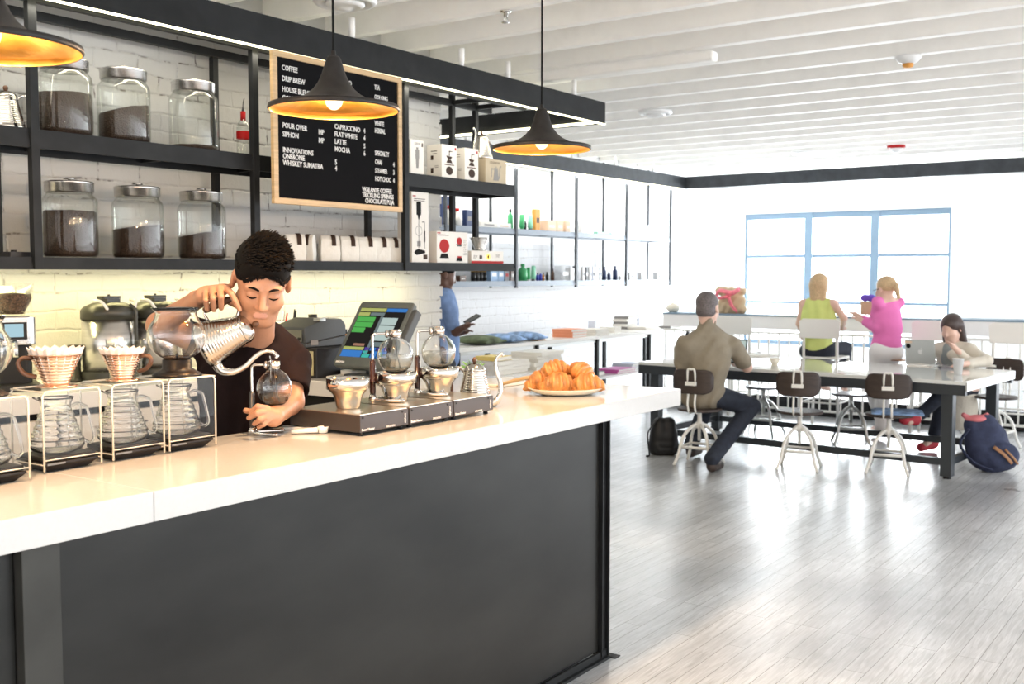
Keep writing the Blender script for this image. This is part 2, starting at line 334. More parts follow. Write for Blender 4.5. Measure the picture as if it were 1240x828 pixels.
def world_thing(name, label, cat, loc, group=None):
    """an Empty at the thing's base whose parts are built in world coordinates"""
    o = thing(name, label, cat, loc, 0, group); o['_w'] = 1; return o
def dup(root, loc, rz, label, group=None):
    r = root.copy(); COL.objects.link(r); r.location = loc; r.rotation_euler = (0, 0, rz); r['label'] = label
    if group: r['group'] = group
    for ch in list(root.children):
        c = ch.copy(); COL.objects.link(c); c.parent = r
        for g in list(ch.children): d = g.copy(); COL.objects.link(d); d.parent = c
    return r
def struct(o): o['kind'] = 'structure'; return o

def text_mb(mb, s, size, T, align='LEFT', bold=.0, depth=.001, xs=1.):
    cu = bpy.data.curves.new('t', 'FONT'); cu.body = s; cu.size = size; cu.align_x = align; cu.align_y = 'CENTER'; cu.offset = bold*size; cu.extrude = depth; cu.resolution_u = 2
    ob = bpy.data.objects.new('t', cu); COL.objects.link(ob); bpy.context.view_layer.update()
    me = bpy.data.meshes.new_from_object(ob.evaluated_get(bpy.context.evaluated_depsgraph_get()))
    S = Matrix.Diagonal((xs, 1, 1, 1)); mb.add([T @ S @ v.co for v in me.vertices], [tuple(p.vertices) for p in me.polygons])
    bpy.data.objects.remove(ob); bpy.data.curves.remove(cu); bpy.data.meshes.remove(me)
def frame(o, x, y):
    """matrix with origin o, x along x, y along y"""
    x = Vector(x).normalized(); y = Vector(y); y = (y-x*y.dot(x)).normalized(); z = x.cross(y)
    m = Matrix((x, y, z)).transposed().to_4x4(); m.translation = Vector(o); return m

# ------------------------------------------------------------------ soft-body modeller: smooth union of tapered limbs, skinned as ONE surface
def blobs(name, prims, vox, m, parent=None, matfn=None, smooth=1, disp=None):
    """prims: ('c',a,b,ra,rb,k) tapered capsule, ('e',c,(rx,ry,rz),R,k) ellipsoid; a leading '-' carves"""
    lo = np.array([1e9]*3); hi = -lo
    def bb(p):
        if p[0][-1] == 'c':
            a, b = np.array(p[1]), np.array(p[2]); r = max(p[3], p[4]); return np.minimum(a, b)-r, np.maximum(a, b)+r
        c = np.array(p[1]); r = max(p[2]); return c-r, c+r
    for p in prims:
        if p[0][0] != '-': a, b = bb(p); lo = np.minimum(lo, a); hi = np.maximum(hi, b)
    lo = lo-3*vox; N = np.ceil((hi+3*vox-lo)/vox).astype(int)+1; F = np.full(N, .05, np.float32)
    for p in prims:
        neg = p[0][0] == '-'; k = p[5] if p[0][-1] == 'c' else p[4]; a, b = bb(p); pad = max(k*1.5, 3*vox)+.004
        i0 = np.clip(np.floor((a-pad-lo)/vox).astype(int), 0, N); i1 = np.clip(np.ceil((b+pad-lo)/vox).astype(int)+1, 0, N)
        if np.any(i1 <= i0): continue
        g = [(lo[d]+np.arange(i0[d], i1[d])*vox).astype(np.float32) for d in range(3)]
        X, Y, Z = g[0][:, None, None], g[1][None, :, None], g[2][None, None, :]
        if p[0][-1] == 'c':
            A, B = np.array(p[1], np.float32), np.array(p[2], np.float32); D = B-A; L = float(D@D)+1e-12
            t = np.clip(((X-A[0])*D[0]+(Y-A[1])*D[1]+(Z-A[2])*D[2])/L, 0, 1)
            d = np.sqrt((X-A[0]-t*D[0])**2+(Y-A[1]-t*D[1])**2+(Z-A[2]-t*D[2])**2)-(p[3]+(p[4]-p[3])*t)
        else:
            C = np.array(p[1], np.float32); r = p[2]; dx, dy, dz = X-C[0], Y-C[1], Z-C[2]
            if p[3] is not None:
                R = np.array(p[3]).T.astype(np.float32); dx, dy, dz = R[0, 0]*dx+R[0, 1]*dy+R[0, 2]*dz, R[1, 0]*dx+R[1, 1]*dy+R[1, 2]*dz, R[2, 0]*dx+R[2, 1]*dy+R[2, 2]*dz
            q = np.sqrt((dx/r[0])**2+(dy/r[1])**2+(dz/r[2])**2); q2 = np.sqrt((dx/r[0]**2)**2+(dy/r[1]**2)**2+(dz/r[2]**2)**2)+1e-9
            d = q*(q-1)/q2
        sl = tuple(slice(i0[e], i1[e]) for e in range(3)); f = F[sl]
        if neg: d = -d; h = np.clip(.5-.5*(f-d)/k, 0, 1); F[sl] = f+(d-f)*h+k*h*(1-h)
        else: h = np.clip(.5+.5*(f-d)/k, 0, 1); F[sl] = f+(d-f)*h-k*h*(1-h)
    if disp is not None:
        g = [lo[d]+np.arange(N[d])*vox for d in range(3)]; F = F+disp(g[0][:, None, None], g[1][None, :, None], g[2][None, None, :]).astype(np.float32)
    S = F < 0; n0, n1, n2 = N
    cnt = np.zeros((n0-1, n1-1, n2-1), np.int8)
    for a in (0, 1):
        for b in (0, 1):
            for c in (0, 1): cnt += S[a:n0-1+a, b:n1-1+b, c:n2-1+c]
    I, J, K = np.nonzero((cnt > 0) & (cnt < 8)); idx = np.full(cnt.shape, -1, np.int32); idx[I, J, K] = np.arange(len(I))
    acc = np.zeros((len(I), 3)); num = np.zeros(len(I))
    cs = [(a, b, c) for a in (0, 1) for b in (0, 1) for c in (0, 1)]
    for u in cs:
        for w in range(3):
            if u[w] == 0:
                v = list(u); v[w] = 1
                f0 = F[I+u[0], J+u[1], K+u[2]]; f1 = F[I+v[0], J+v[1], K+v[2]]; ok = (f0 < 0) != (f1 < 0)
                t = np.where(ok, f0/np.where(ok, f0-f1, 1), 0); P = np.stack([np.full(len(I), float(u[d])) for d in range(3)], 1); P[:, w] += t
                acc += P*ok[:, None]; num += ok
    V = lo+(np.stack([I, J, K], 1)+acc/num[:, None])*vox
    fs = []
    for w in range(3):
        a, b = [(1, 2), (2, 0), (0, 1)][w]
        s0 = [slice(None)]*3; s1 = [slice(None)]*3; s0[w] = slice(0, -1); s1[w] = slice(1, None)
        x = S[tuple(s0)] != S[tuple(s1)]; i = np.array(np.nonzero(x)); keep = (i[a] > 0) & (i[b] > 0) & (i[a] < N[a]-1) & (i[b] < N[b]-1); i = i[:, keep]
        fl = S[tuple(i)]
        def cell(da, db): q = i.copy(); q[a] -= da; q[b] -= db; return idx[q[0], q[1], q[2]]
        q = np.stack([cell(1, 1), cell(0, 1), cell(0, 0), cell(1, 0)], 1); q[~fl] = q[~fl][:, ::-1]; fs.append(q)
    Q = np.concatenate(fs)
    for _ in range(smooth):
        s_ = np.zeros_like(V); c_ = np.zeros(len(V))
        for e in range(4):
            for o_ in (1, 3): np.add.at(s_, Q[:, e], V[Q[:, (e+o_) % 4]]); np.add.at(c_, Q[:, e], 1)
        V = .5*V+.5*s_/np.maximum(c_, 1)[:, None]
    me = bpy.data.meshes.new(name); me.from_pydata(V.tolist(), [], Q.tolist()); me.update()
    me.polygons.foreach_set('use_smooth', [True]*len(Q))
    o = fin(name, me, m, parent)
    if matfn is not None: me.polygons.foreach_set('material_index', matfn(V[Q].mean(1)).astype(int).tolist())
    return o
def Rm(x=0, y=0, z=0): return Euler((math.radians(x), math.radians(y), math.radians(z))).to_matrix()
def cap(a, b, ra, rb=None, k=.02): return ('c', tuple(a), tuple(b), ra, ra if rb is None else rb, k)
def ell(c, r, R=None, k=.02): return ('e', tuple(c), r, R, k)
# ================================================================== the room
WY, WX = 7.1, 15.8
def B(*a, **k): return MB().box(*a, **k)
struct(B(-2, 18, -4.5, 8, -.1, 0).build('floor', 'floor'))
struct(B(-3, 18, -7, 8, 3.235, 3.33).build('ceiling', 'ceil'))
for i in range(34):
    x = -1.755+i*.5085
    if x > WX-.1: break
    struct(B(x, x+.075, -6.9, WY-.01, 3.02, 3.234).build('trim_%d' % (i+1), 'ceil', bevel=.006))
# near brick wall: a thick painted block whose right edge is toothed brickwork
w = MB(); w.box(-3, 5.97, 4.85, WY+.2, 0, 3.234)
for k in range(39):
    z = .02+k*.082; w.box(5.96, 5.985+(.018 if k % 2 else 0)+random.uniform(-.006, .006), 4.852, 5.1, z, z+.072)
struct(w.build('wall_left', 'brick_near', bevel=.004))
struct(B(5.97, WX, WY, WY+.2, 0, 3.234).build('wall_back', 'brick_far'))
# window wall with its opening
y0, y1, z0, z1 = 3.66, 6.72, .50, 2.50
w = MB(); w.box(WX, WX+.3, 1.0, y0, 0, 3.234); w.box(WX, WX+.3, y1, WY+.2, 0, 3.234); w.box(WX, WX+.3, y0, y1, z1, 3.234); w.box(WX, WX+.3, y0, y1, 0, z0)
struct(w.build('wall_far', 'wallw'))
w = MB(); X0, X1 = WX+.03, WX+.10
ys = [y0+(y1-y0)*t for t in (0, .345, .668, 1)]
for i, y in enumerate(ys): w.box(X0-(.02 if i in (1, 2) else 0), X1, y-(.04 if i else 0)-(.02 if i in (1, 2) else 0), y+(.04 if i < 3 else 0)+(.02 if i in (1, 2) else 0), z0, z1)
for z, h in ((z0, .06), (1.12, .045), (1.82, .05), (z1-.09, .09)): w.box(X0+.004, X1-.004, y0, y1, z, z+h)
wf = struct(w.build('window_1', 'winframe', bevel=.006))
for a, b in zip(ys[:-1], ys[1:]):
    struct(B(X0+.035, X0+.041, a+.03, b-.03, z0+.05, z1-.05).build('pane', 'clearpane', wf))
struct(B(WX-.012, WX-.001, 1.0, WY-.001, 0.001, .11).build('baseboard_far', 'wallw'))

# -------------------------------------------- steel light canopies hung under the joists
CZ = 2.742
c = world_thing('light_canopy', 'long black steel canopy rail with glowing strip hung above the service counter', 'canopy', (5, 4.3, CZ+.17))
B(-1.5, 7.33, 4.285, 4.325, CZ, CZ+.165).build('front_rail', 'steel', c, bevel=.002)
B(7.29, 7.33, 4.326, 6.3, CZ, CZ+.165).build('end_rail', 'steel', c, bevel=.002)
B(-1.5, 7.285, 4.326, 4.342, CZ+.004, CZ+.022).build('front_light_strip', 'led', c)
B(-1.5, 7.33, 4.284, 4.3, CZ-.007, CZ-.0005).build('edge_light_strip', 'led', c)
B(7.268, 7.284, 4.36, 6.3, CZ+.002, CZ+.018).build('end_light_strip', 'led', c)
for x in (.45, 1.47, 2.485, 3.50, 4.52, 5.53, 6.045, 6.9): MB().cyl((x, 4.305, CZ+.166), (x, 4.305, 3.019), .019, n=14).build('standoff', 'ceil', c)
c = world_thing('light_canopy', 'far black steel canopy rail turning the corner above the product shelves', 'canopy', (13, 6.6, CZ+.17))
B(5.99, 13.54, 6.62, 6.66, CZ, CZ+.165).build('front_rail', 'steel2', c, bevel=.002)
B(13.5, 13.54, -6.5, 6.619, CZ, CZ+.165).build('end_rail', 'steel2', c, bevel=.002)
B(5.99, 13.5, 6.661, 6.675, CZ+.004, CZ+.02).build('front_light_strip', 'led', c)
B(5.99, 13.5, 6.625, 6.64, CZ-.008, CZ-.0005).build('edge_light_strip', 'led', c)
for x in (6.55, 8.6, 10.6, 11.6, 12.6): MB().cyl((x, 6.64, CZ+.166), (x, 6.64, 3.019), .016, n=12).build('standoff', 'ceil', c)

# -------------------------------------------- wall shelving
def shelf(name, x0, x1, y0, y1, zt, th, parent, m='steel'):
    b = MB(); b.box(x0, x1, y0+.004, y1, zt-.012, zt); b.box(x0, x1, y0, y0+.012, zt-th, zt+.003); b.box(x0, x1, y0-.004, y0+.0, zt-th, zt-th*.55)
    b.box(x0, x1, y1-.012, y1, zt-th, zt)
    for x in np.arange(x0+.3, x1, .62): b.box(x, x+.02, y0+.01, y1-.01, zt-th*.8, zt-.012)
    b.box(x1-.008, x1, y0, y1, zt-th, zt); return b.build(name, m, parent)
s = world_thing('shelving_unit', 'black steel shelving with jars and bags behind the service counter', 'shelving', (3.8, 4.56, 1.6))
for z0_, z1_ in ((1.592, 2.742),):
    for x in (1.42, 2.635, 3.876, 5.083): B(x-.02, x+.02, 4.385, 4.42, z0_, z1_).build('post', 'steel', s, bevel=.002)
for x in (1.42, 2.635, 3.876, 5.083, 5.95, 6.22): B(x-.018, x+.018, 4.70, 4.735, 1.6, 2.9 if x > 5.5 else 2.742).build('post', 'steel', s, bevel=.002)
shelf('lower_shelf', .6, 6.26, 4.40, 4.70, 1.642, .05, s); shelf('upper_shelf', .6, 6.26, 4.40, 4.70, 2.197, .08, s)
B(.6, 6.4, 4.395, 4.43, 2.744, 2.785).build('top_rail', 'steel', s); B(.6, 6.4, 4.70, 4.735, 2.744, 2.785).build('top_rail', 'steel', s)
for x in (5.95, 6.22): B(x-.015, x+.015, 4.431, 4.699, 2.75, 2.78).build('cross_bar', 'steel', s)

s = world_thing('shelving_unit', 'grey steel shelving with small products along the far white wall', 'shelving', (10.8, 6.85, 1.43))
xs = (7.12, 8.34, 9.56, 10.80, 12.01, 13.23)
for x in xs: B(x-.016, x+.016, 6.685, 6.715, 1.42, CZ-.02).build('post', 'steel2', s)
for x in xs: B(x-.012, x+.012, 7.03, 7.055, 1.42, 3.0).build('post', 'steel2', s)
shelf('lower_shelf', 7.1, 13.24, 6.70, 7.03, 1.495, .055, s, 'shelfgrey'); shelf('upper_shelf', 7.1, 13.24, 6.70, 7.03, 2.06, .055, s, 'shelfgrey')

# -------------------------------------------- service counter
cb = world_thing('service_counter', 'long counter body clad in waxed blackened steel sheet with a dark corner post', 'counter', (2, 2.4, 0))
B(-.6, 3.74, 2.20, 2.62, .03, .985).build('carcass', 'blackmat', cb); B(3.655, 3.742, 2.621, 4.84, .03, .985).build('return_panel', 'blackmat', cb)
B(1.335, 3.69, 2.178, 2.199, .04, .986).build('cladding_panel', 'cladding', cb, bevel=.001)
B(-.6, 1.235, 2.19, 2.199, .04, .986).build('cladding_panel', 'cladding', cb)
B(1.24, 1.33, 2.162, 2.199, .0, .988).build('frame_post', 'poststeel', cb, bevel=.002)
p = MB(); p.box(3.692, 3.697, 2.160, 2.199, 0, .988); p.box(3.698, 3.738, 2.172, 2.199, 0, .988); p.box(3.738, 3.747, 2.158, 2.23, 0, .988); p.build('corner_post', 'steel', cb)
p = MB(); p.box(1.332, 3.745, 2.150, 2.199, .0, .012); p.box(1.332, 3.745, 2.165, 2.177, .012, .038); p.box(3.748, 3.79, 2.13, 2.62, 0, .004); p.build('bottom_angle', 'steel', cb)
pts = [(.2, 2.12), (4.305, 2.12), (4.305, 4.845), (3.625, 4.845), (3.625, 2.68), (.2, 2.68)]
# seam near the left end: two slabs meet
wt = MB(); wt.prism([(1.5455, 2.12), (4.305, 2.12), (4.305, 4.845), (3.625, 4.845), (3.625, 2.68), (1.5455, 2.68)], .989, 1.062); wt.box(-.6, 1.5445, 2.12, 2.68, .989, 1.062)
tag(wt.build('counter_worktop', 'counter', bevel=.003), 'long white stone worktop along the front of the service counter', 'worktop')
bk = world_thing('back_counter', 'white topped back counter along the wall behind the barista', 'counter', (1.2, 4.5, 0))
B(-2.5, 3.62, 4.17, 4.845, .99, 1.062).build('worktop', 'worktop', bk, bevel=.003)
B(-2.5, 3.64, 4.24, 4.84, .0, .985).build('carcass', 'blackmat', bk)
for i, x in enumerate((1.2, 1.95, 2.62, 3.29)):
    d = B(x, x+(.64 if x != 3.29 else .33), 4.205, 4.239, .62 if i < 3 else .5, .955).build('drawer', 'worktop', bk, bevel=.003)
    MB().tube([(x+.15, 4.205, .90), (x+.15, 4.18, .90), (x+.4, 4.18, .90), (x+.4, 4.205, .90)] if x != 3.29 else [(x+.05, 4.205, .9), (x+.05, 4.18, .9), (x+.28, 4.18, .9), (x+.28, 4.205, .9)], .005).build('handle', 'chrome', d)

# -------------------------------------------- ceiling fittings
def pendant(x, y, z, label, rs=1.):
    p = thing('pendant_lamp', label, 'pendant lamp', (x, y, z), 0, None)
    R = .18
    outer = [(R, 0), (R+.003, .004), (R+.001, .015), (.162, .017), (.128, .023), (.100, .034), (.076, .048), (.058, .065), (.044, .086), (.034, .110), (.026, .138), (.020, .160), (.016, .166), (.008, .169), (.006, .184)]
    outer = [(r, z_*.90) for r, z_ in outer]
    inner = [(r-.004, max(z_-.004, .001)) for r, z_ in outer[2:11]]
    MB().shell([(R-.002, 0)]+outer, n=64).build('shade', 'pendant', p)
    b = MB(); b.shell([(R-.0015, .0005), (R-.004, .010)]+inner[1:]+[(.0, .128)], n=64); b.build('shade_lining', 'gold', p)
    MB().tube([(0, 0, .166), (0, 0, 3.02-z-.001)], .0035, 8).build('cord', 'blackmat', p)
    MB().lathe([(.0, 3.0-z), (.045, 3.0-z), (.05, 3.018-z), (0, 3.019-z)], 24).build('ceiling_rose', 'ceil', p)
    MB().ball((0, 0, .034), (.026, .026, .032), 20, 12).build('bulb', 'bulb', p); MB().cyl((0, 0, .058), (0, 0, .095), .014, n=14).build('socket', 'brushed', p)
    L = bpy.data.lights.new('pendant_light', 'POINT'); L.energy = PEND; L.color = (1, .62, .32); L.shadow_soft_size = .035
    l = bpy.data.objects.new('pendant_light', L); COL.objects.link(l); l.parent = p; l.location = (0, 0, -.004)
    return p
PEND = 50
pendant(*on(-14, 60, z=2.027)[:2], 2.027, 'black flared pendant lamp with gold lining, cut off at the upper left')
pendant(2.188, 2.155, 2.026, 'black flared pendant lamp with gold lining in front of the menu board')
pendant(3.311, 2.205, 2.026, 'black flared pendant lamp with gold lining nearest the right end of the counter')
def vent(x, y, z, label, r=.15):
    v = thing('ceiling_diffuser', label, 'ceiling vent', (x, y, z), 0, None)
    MB().lathe([(0, .03), (r, .03), (r, .012), (r*.93, 0), (r*.78, -.004), (r*.74, .012), (0, .014)], 40).build('outer_ring', 'white', v)
    MB().lathe([(r*.60, .013), (r*.62, -.006), (r*.45, -.022), (r*.40, -.01), (r*.2, -.03), (0, -.034)], 36).build('inner_cone', 'white', v); return v
vent(4.202, 4.05, 2.995, 'round white ceiling vent directly above the menu board', .17)
vent(8.61, 4.52, 2.99, 'round white ceiling vent right of the end of the near canopy')
vent(12.45, 4.56, 2.99, 'round white ceiling vent between two joists near the far canopy corner')
def detector(x, y, label, m, z=3.019):
    v = thing('smoke_detector', label, 'detector', (x, y, z))
    MB().lathe([(0, 0), (.085, 0), (.085, -.012), (.06, -.04), (.04, -.05), (0, -.052)], 32).build('housing', 'white', v)
    MB().lathe([(.0, -.052), (.036, -.0515), (.036, -.062), (.028, -.075), (0, -.078)], 24).build('sensor_tip', m, v)
detector(7.43, 2.02, 'white ceiling detector with an orange tip', 'orange')
v = thing('smoke_detector', 'small white ceiling alarm with a red ring', 'detector', (12.47, 3.50, 3.019))
MB().lathe([(0, 0), (.10, 0), (.10, -.022), (.085, -.03), (0, -.031)], 32).build('red_ring', 'red', v); MB().lathe([(.075, -.031), (.06, -.06), (.02, -.085), (0, -.087)], 28).build('housing', 'white', v)
v = thing('sprinkler_head', 'small metal fire sprinkler on a joist above the right pendant', 'sprinkler', (4.893, 3.50, 3.0195))
MB().lathe([(0, 0), (.035, 0), (.033, -.006), (.012, -.01), (.012, -.03), (0, -.03)], 20).build('escutcheon', 'chrome', v)
b = MB(); b.tube([(.012, 0, -.03), (.018, 0, -.045), (.004, 0, -.06)], .003); b.tube([(-.012, 0, -.03), (-.018, 0, -.045), (-.004, 0, -.06)], .003); b.lathe([(0, -.06), (.022, -.061), (.022, -.064), (0, -.066)], 16); b.build('deflector', 'brushed', v)
x = 6.50
v = thing('ceiling_raceway', 'long white boxed tube fixture running along a ceiling joist', 'ceiling fixture', (x, 3.6, 2.955))
b = MB(); b.box(-.045, .045, -.62, 2.6, -.01, .055); b.build('housing', 'ceil', v, bevel=.015); b = MB(); [b.box(-.02, .02, y, y+.03, .056, .064) for y in (-.4, .6, 1.6)]; b.build('bracket', 'ceil', v)
# ================================================================== goods on the near shelving
LZ, UZ = 1.6455, 2.2005
def make_jar(label, cat='jar', fill=.2, slope=0., seed=1, beans='beans'):
    j = thing('glass_jar', label, cat, (0, 0, 0))
    MB().lathe([(0, .001), (.105, .001), (.120, .012), (.1235, .03), (.1235, .255), (.119, .275), (.104, .292), (.101, .302), (.0995, .302), (.1025, .290), (.1165, .272), (.1205, .253), (.1205, .03), (.116, .014), (.10, .007), (0, .006)], 48).build('glass_body', 'glass', j)
    l = MB().lathe([(0, .300), (.104, .300), (.1085, .304), (.1085, .342), (.111, .345), (.106, .351), (.02, .352), (0, .352)], 48).build('lid', 'brushed', j)
    b = MB(); b.cyl((0, 0, .352), (0, 0, .362), .006, n=10); b.lathe([(0, .362), (.026, .362), (.027, .367), (.02, .370), (0, .370)], 24); b.build('knob', 'chrome', l)
    rn = random.Random(seed); b = MB(); n = 40; vs = [(0, 0, .008)]; R = .1165
    for i in range(n): a = 2*PI*i/n; vs.append((R*math.cos(a)*.93, R*math.sin(a)*.93, .008))
    for i in range(n): a = 2*PI*i/n; vs.append((R*math.cos(a), R*math.sin(a), .02 if fill > .03 else .009))
    rings = 9
    for k in range(rings):
        r = R*(1-k/rings)
        for i in range(n): a = 2*PI*i/n; vs.append((r*math.cos(a), r*math.sin(a), .008+fill+slope*r*math.cos(a+.6)+rn.uniform(-.003, .003)+.008*(k/rings)))
    vs.append((0, 0, .016+fill)); fs = [(0, 1+(i+1) % n, 1+i) for i in range(n)]
    for k in range(rings+1):
        o0 = 1+k*n; o1 = 1+(k+1)*n
        fs += [(o0+i, o0+(i+1) % n, o1+(i+1) % n, o1+i) for i in range(n)]
    fs += [(1+(rings+1)*n+i, 1+(rings+1)*n+(i+1) % n, len(vs)-1) for i in range(n)]
    b.add(vs, fs, True); b.build('coffee_beans', beans, j); return j
for px, py, z, f, sl, lb in ((86, 310, LZ, .205, .0, 'lidded glass jar nearly full of coffee beans, leftmost on the lower shelf'),
                             (168, 311, LZ, .145, .13, 'lidded glass jar half full of coffee beans, middle of the lower shelf'),
                             (245, 312, LZ, .125, .16, 'lidded glass jar with sloping coffee beans, rightmost jar on the lower shelf'),
                             (79, 160, UZ, .185, .02, 'lidded glass jar of brown beans behind the left pendant rim on the upper shelf'),
                             (151, 170, UZ, .150, .22, 'lidded glass jar of very dark beans, middle of the upper shelf'),
                             (235, 178, UZ, .018, .0, 'almost empty lidded glass jar on the upper shelf')):
    p = on(px, py, z=z) if False else on(px, py, y=4.555); j = make_jar(lb, 'jar', f, sl, int(px)); j.location = (p.x, 4.555, z); j['group'] = 'lidded glass coffee jars on the near shelving'

def make_kettle(label, wood=True):
    k = thing('pouring_kettle', label, 'kettle', (0, 0, 0))
    prof = [(0, 0), (.064, 0), (.0695, .004), (.0695, .018)]
    z = .018
    for i in range(12): r0 = .0695-.0022*i; prof += [(r0-.0022, z+.002), (r0-.0004, z+.0045), (r0-.0026, z+.0078)]; z += .0084
    prof += [(.042, .122), (.043, .126), (.0, .126)]
    MB().lathe(prof, 48).build('body', 'kettlesteel', k)
    l = MB().lathe([(0, .1262), (.043, .1262), (.0435, .130), (.036, .142), (.022, .150), (.006, .153), (0, .153)], 40).build('lid', 'kettlesteel', k)
    MB().ball((0, 0, .163), (.010, .010, .011)).build('knob', 'walnut', l)
    MB().tube([(.056, 0, .014), (.084, 0, .018), (.103, 0, .045), (.103, 0, .085), (.090, 0, .118), (.084, 0, .148), (.091, 0, .172), (.110, 0, .184), (.116, 0, .178)], [.016, .014, .0105, .0085, .0075, .0065, .006, .0055, .005], 14, sub=5).build('spout', 'chrome', k)
    h = MB(); h.tube([(-.040, 0, .121), (-.060, 0, .136), (-.088, 0, .134), (-.096, 0, .122)], .0045, 8, sub=4, flat=1.6); h.tube([(-.066, 0, .040), (-.086, 0, .038), (-.095, 0, .048)], .0045, 8, sub=4); hb = h.build('handle', 'brushed', k)
    MB().tube([(-.096, 0, .126), (-.097, 0, .118), (-.097, 0, .100), (-.097, 0, .075), (-.096, 0, .052), (-.095, 0, .040)], [.0075, .0105, .012, .0125, .011, .008], 14, sub=3).build('grip', 'walnut' if wood else 'black', hb)
    return k
kk = make_kettle('ribbed steel pouring kettle on the upper shelf at the far left edge'); p = on(8, 153, y=4.55); kk.location = (p.x, 4.55, UZ); kk.rotation_euler = (0, 0, math.radians(150)); kk.scale = (1.12,)*3
kk = make_kettle('steel pouring kettle standing on the kraft carton behind the right pendant'); KET_BOX = kk

b = thing('liquor_bottle', 'clear glass bottle with red neck and label on the upper shelf', 'bottle', (on(295, 183, y=4.6).x, 4.6, UZ))
MB().lathe([(0, 0), (.034, 0), (.037, .006), (.037, .165), (.030, .190), (.014, .212), (.0125, .250), (.0105, .250), (.012, .21), (.028, .188), (.034, .163), (.034, .008), (0, .006)], 28).build('glass_body', 'glass', b)
MB().lathe([(.0129, .205), (.0145, .206), (.0145, .253), (.0, .254)], 20).build('neck_wrap', 'red', b); MB().shell([(.0373, .105), (.0375, .106), (.0375, .145), (.0373, .146)], n=28).build('label_band', 'red', b)
s_ = MB(); s_.cyl((0, 0, .254), (0, 0, .275), .008, .005, 12); s_.tube([(0, 0, .272), (.002, 0, .30), (.010, 0, .325)], .0028, 8, sub=3); s_.build('pour_spout', 'darkmetal', b)
b = world_thing('label_printer', 'small flat black device on the lower shelf at the far left', 'device', (2.55, 4.5, LZ)); d = MB(); x = on(19, 312, y=4.5).x; d.rbox(x-.055, x+.055, 4.45, 4.56, LZ, LZ+.022, .01); d.cyl((x-.02, 4.48, LZ+.022), (x-.02, 4.48, LZ+.030), .012); d.build('body', 'black', b)

# folded paper bags
def make_bag(label, seed):
    r = random.Random(seed); o = thing('coffee_bag', label, 'bag', (0, 0, 0)); W, D, H = .122, .075, .148
    vs = []; rows = [(0, 1, 1), (.04, 1.04, 1.05), (.09, 1.0, 1.02), (.125, .97, .8), (.143, .95, .45), (H, .92, .2)]
    ring = [(-1, -1), (-.35, -1.04), (.35, -1.04), (1, -1), (1.03, 0), (1, 1), (0, 1.05), (-1, 1), (-1.03, 0)]
    for z, sx, sy in rows:
        for u, v in ring: vs.append((u*W/2*sx+r.uniform(-.002, .002), v*D/2*sy+r.uniform(-.002, .002), z))
    n = len(ring); fs = [(k*n+i, k*n+(i+1) % n, (k+1)*n+(i+1) % n, (k+1)*n+i) for k in range(len(rows)-1) for i in range(n)]; fs += [tuple(range(n))[::-1], tuple(range((len(rows)-1)*n, len(rows)*n))]
    MB().add(vs, fs, False).build('paper_body', 'bag', o, bevel=.004)
    MB().add([(x_, y_, z_) for x_ in (-.014+.02, .014+.02) for y_, z_ in ((-.043, .088), (-.040, .118), (-.030, .138), (-.004, .1525), (.012, .151), (.012, .149), (-.004, .1500), (-.028, .135), (-.0375, .116), (-.0405, .088))], [(0, 1, 11, 10), (1, 2, 12, 11), (2, 3, 13, 12), (3, 4, 14, 13), (4, 5, 15, 14), (0, 10, 19, 9), tuple(range(10))[::-1], tuple(range(10, 20))]).build('tin_tie', 'ink', o)
    return o
BG = [(357, 'in front of the barista hair, leftmost of the row'), (377, 'turned edge-on, second from the left of the row'), (399, 'third from the left of the row'), (422, 'fourth from the left of the row'), (443, 'fifth from the left of the row'), (460, 'second from the right end of the row'), (477, 'at the right end of the row beside the shelf post')]
for i, (px, t) in enumerate(BG):
    o = make_bag('white folded coffee bag, '+t.replace('in front of the barista hair', 'beside the barista hair'), i+3); o['group'] = 'white coffee bags on the lower shelf'
    o.location = (on(px, 316, y=4.50).x-(.02 if i == 6 else 0), 4.50+(.05 if i == 1 else 0), LZ); o.rotation_euler = (0, 0, math.radians((-28, -62, -30, -26, -24, -24, -26)[i])); o.scale = (.92, .9, 1.02)

def carton(name, label, x0, x1, y0, y1, z, h, m='card', cat='box'):
    o = world_thing(name, label, cat, ((x0+x1)/2, (y0+y1)/2, z)); B(x0, x1, y0, y1, z, z+h).build('carton', m, o, bevel=.0015); return o
def front_print(o, x0, y, z0, polys, m, name='print', sx=1.):
    """raised ink shapes on the -Y face: polygons in metres from the lower left corner"""
    b = MB()
    for pg in polys: k = len(pg); vs = [(x0+u*sx, y-.0008, z0+v) for u, v in pg]+[(x0+u*sx, y+.0004, z0+v) for u, v in pg]; b.add(vs, [tuple(range(k))]+[(i, (i+1) % k, k+(i+1) % k, k+i) for i in range(k)])
    b.build(name, m, o)
def ellp(cx, cy, rx, ry, n=18, a0=0, a1=2*PI): return [(cx+rx*math.cos(a0+(a1-a0)*i/n), cy+ry*math.sin(a0+(a1-a0)*i/n)) for i in range(n)]
def rc(a, b, c, d): return [(a, b), (c, b), (c, d), (a, d)]
def lines(x, z, w, n, dz=.008, t=.0025, seed=0): r = random.Random(seed); return [rc(x, z-i*dz, x+w*r.uniform(.55, 1), z-i*dz+t) for i in range(n)]
yf = 4.43
X = lambda px: on(px, 214, y=yf).x
x0 = X(497); o = carton('mill_box', 'tall white carton printed with a hand mill, beside the menu board', x0, x0+.13, yf, yf+.11, UZ, .215)
front_print(o, x0, yf, UZ, [rc(.05, .10, .085, .155), rc(.058, .155, .077, .17), [(.053, .10), (.082, .10), (.078, .04), (.057, .04)]], 'inkgrey'); front_print(o, x0, yf, UZ, lines(.04, .195, .06, 2)+[rc(.11, .175, .122, .2)], 'ink', 'lettering')
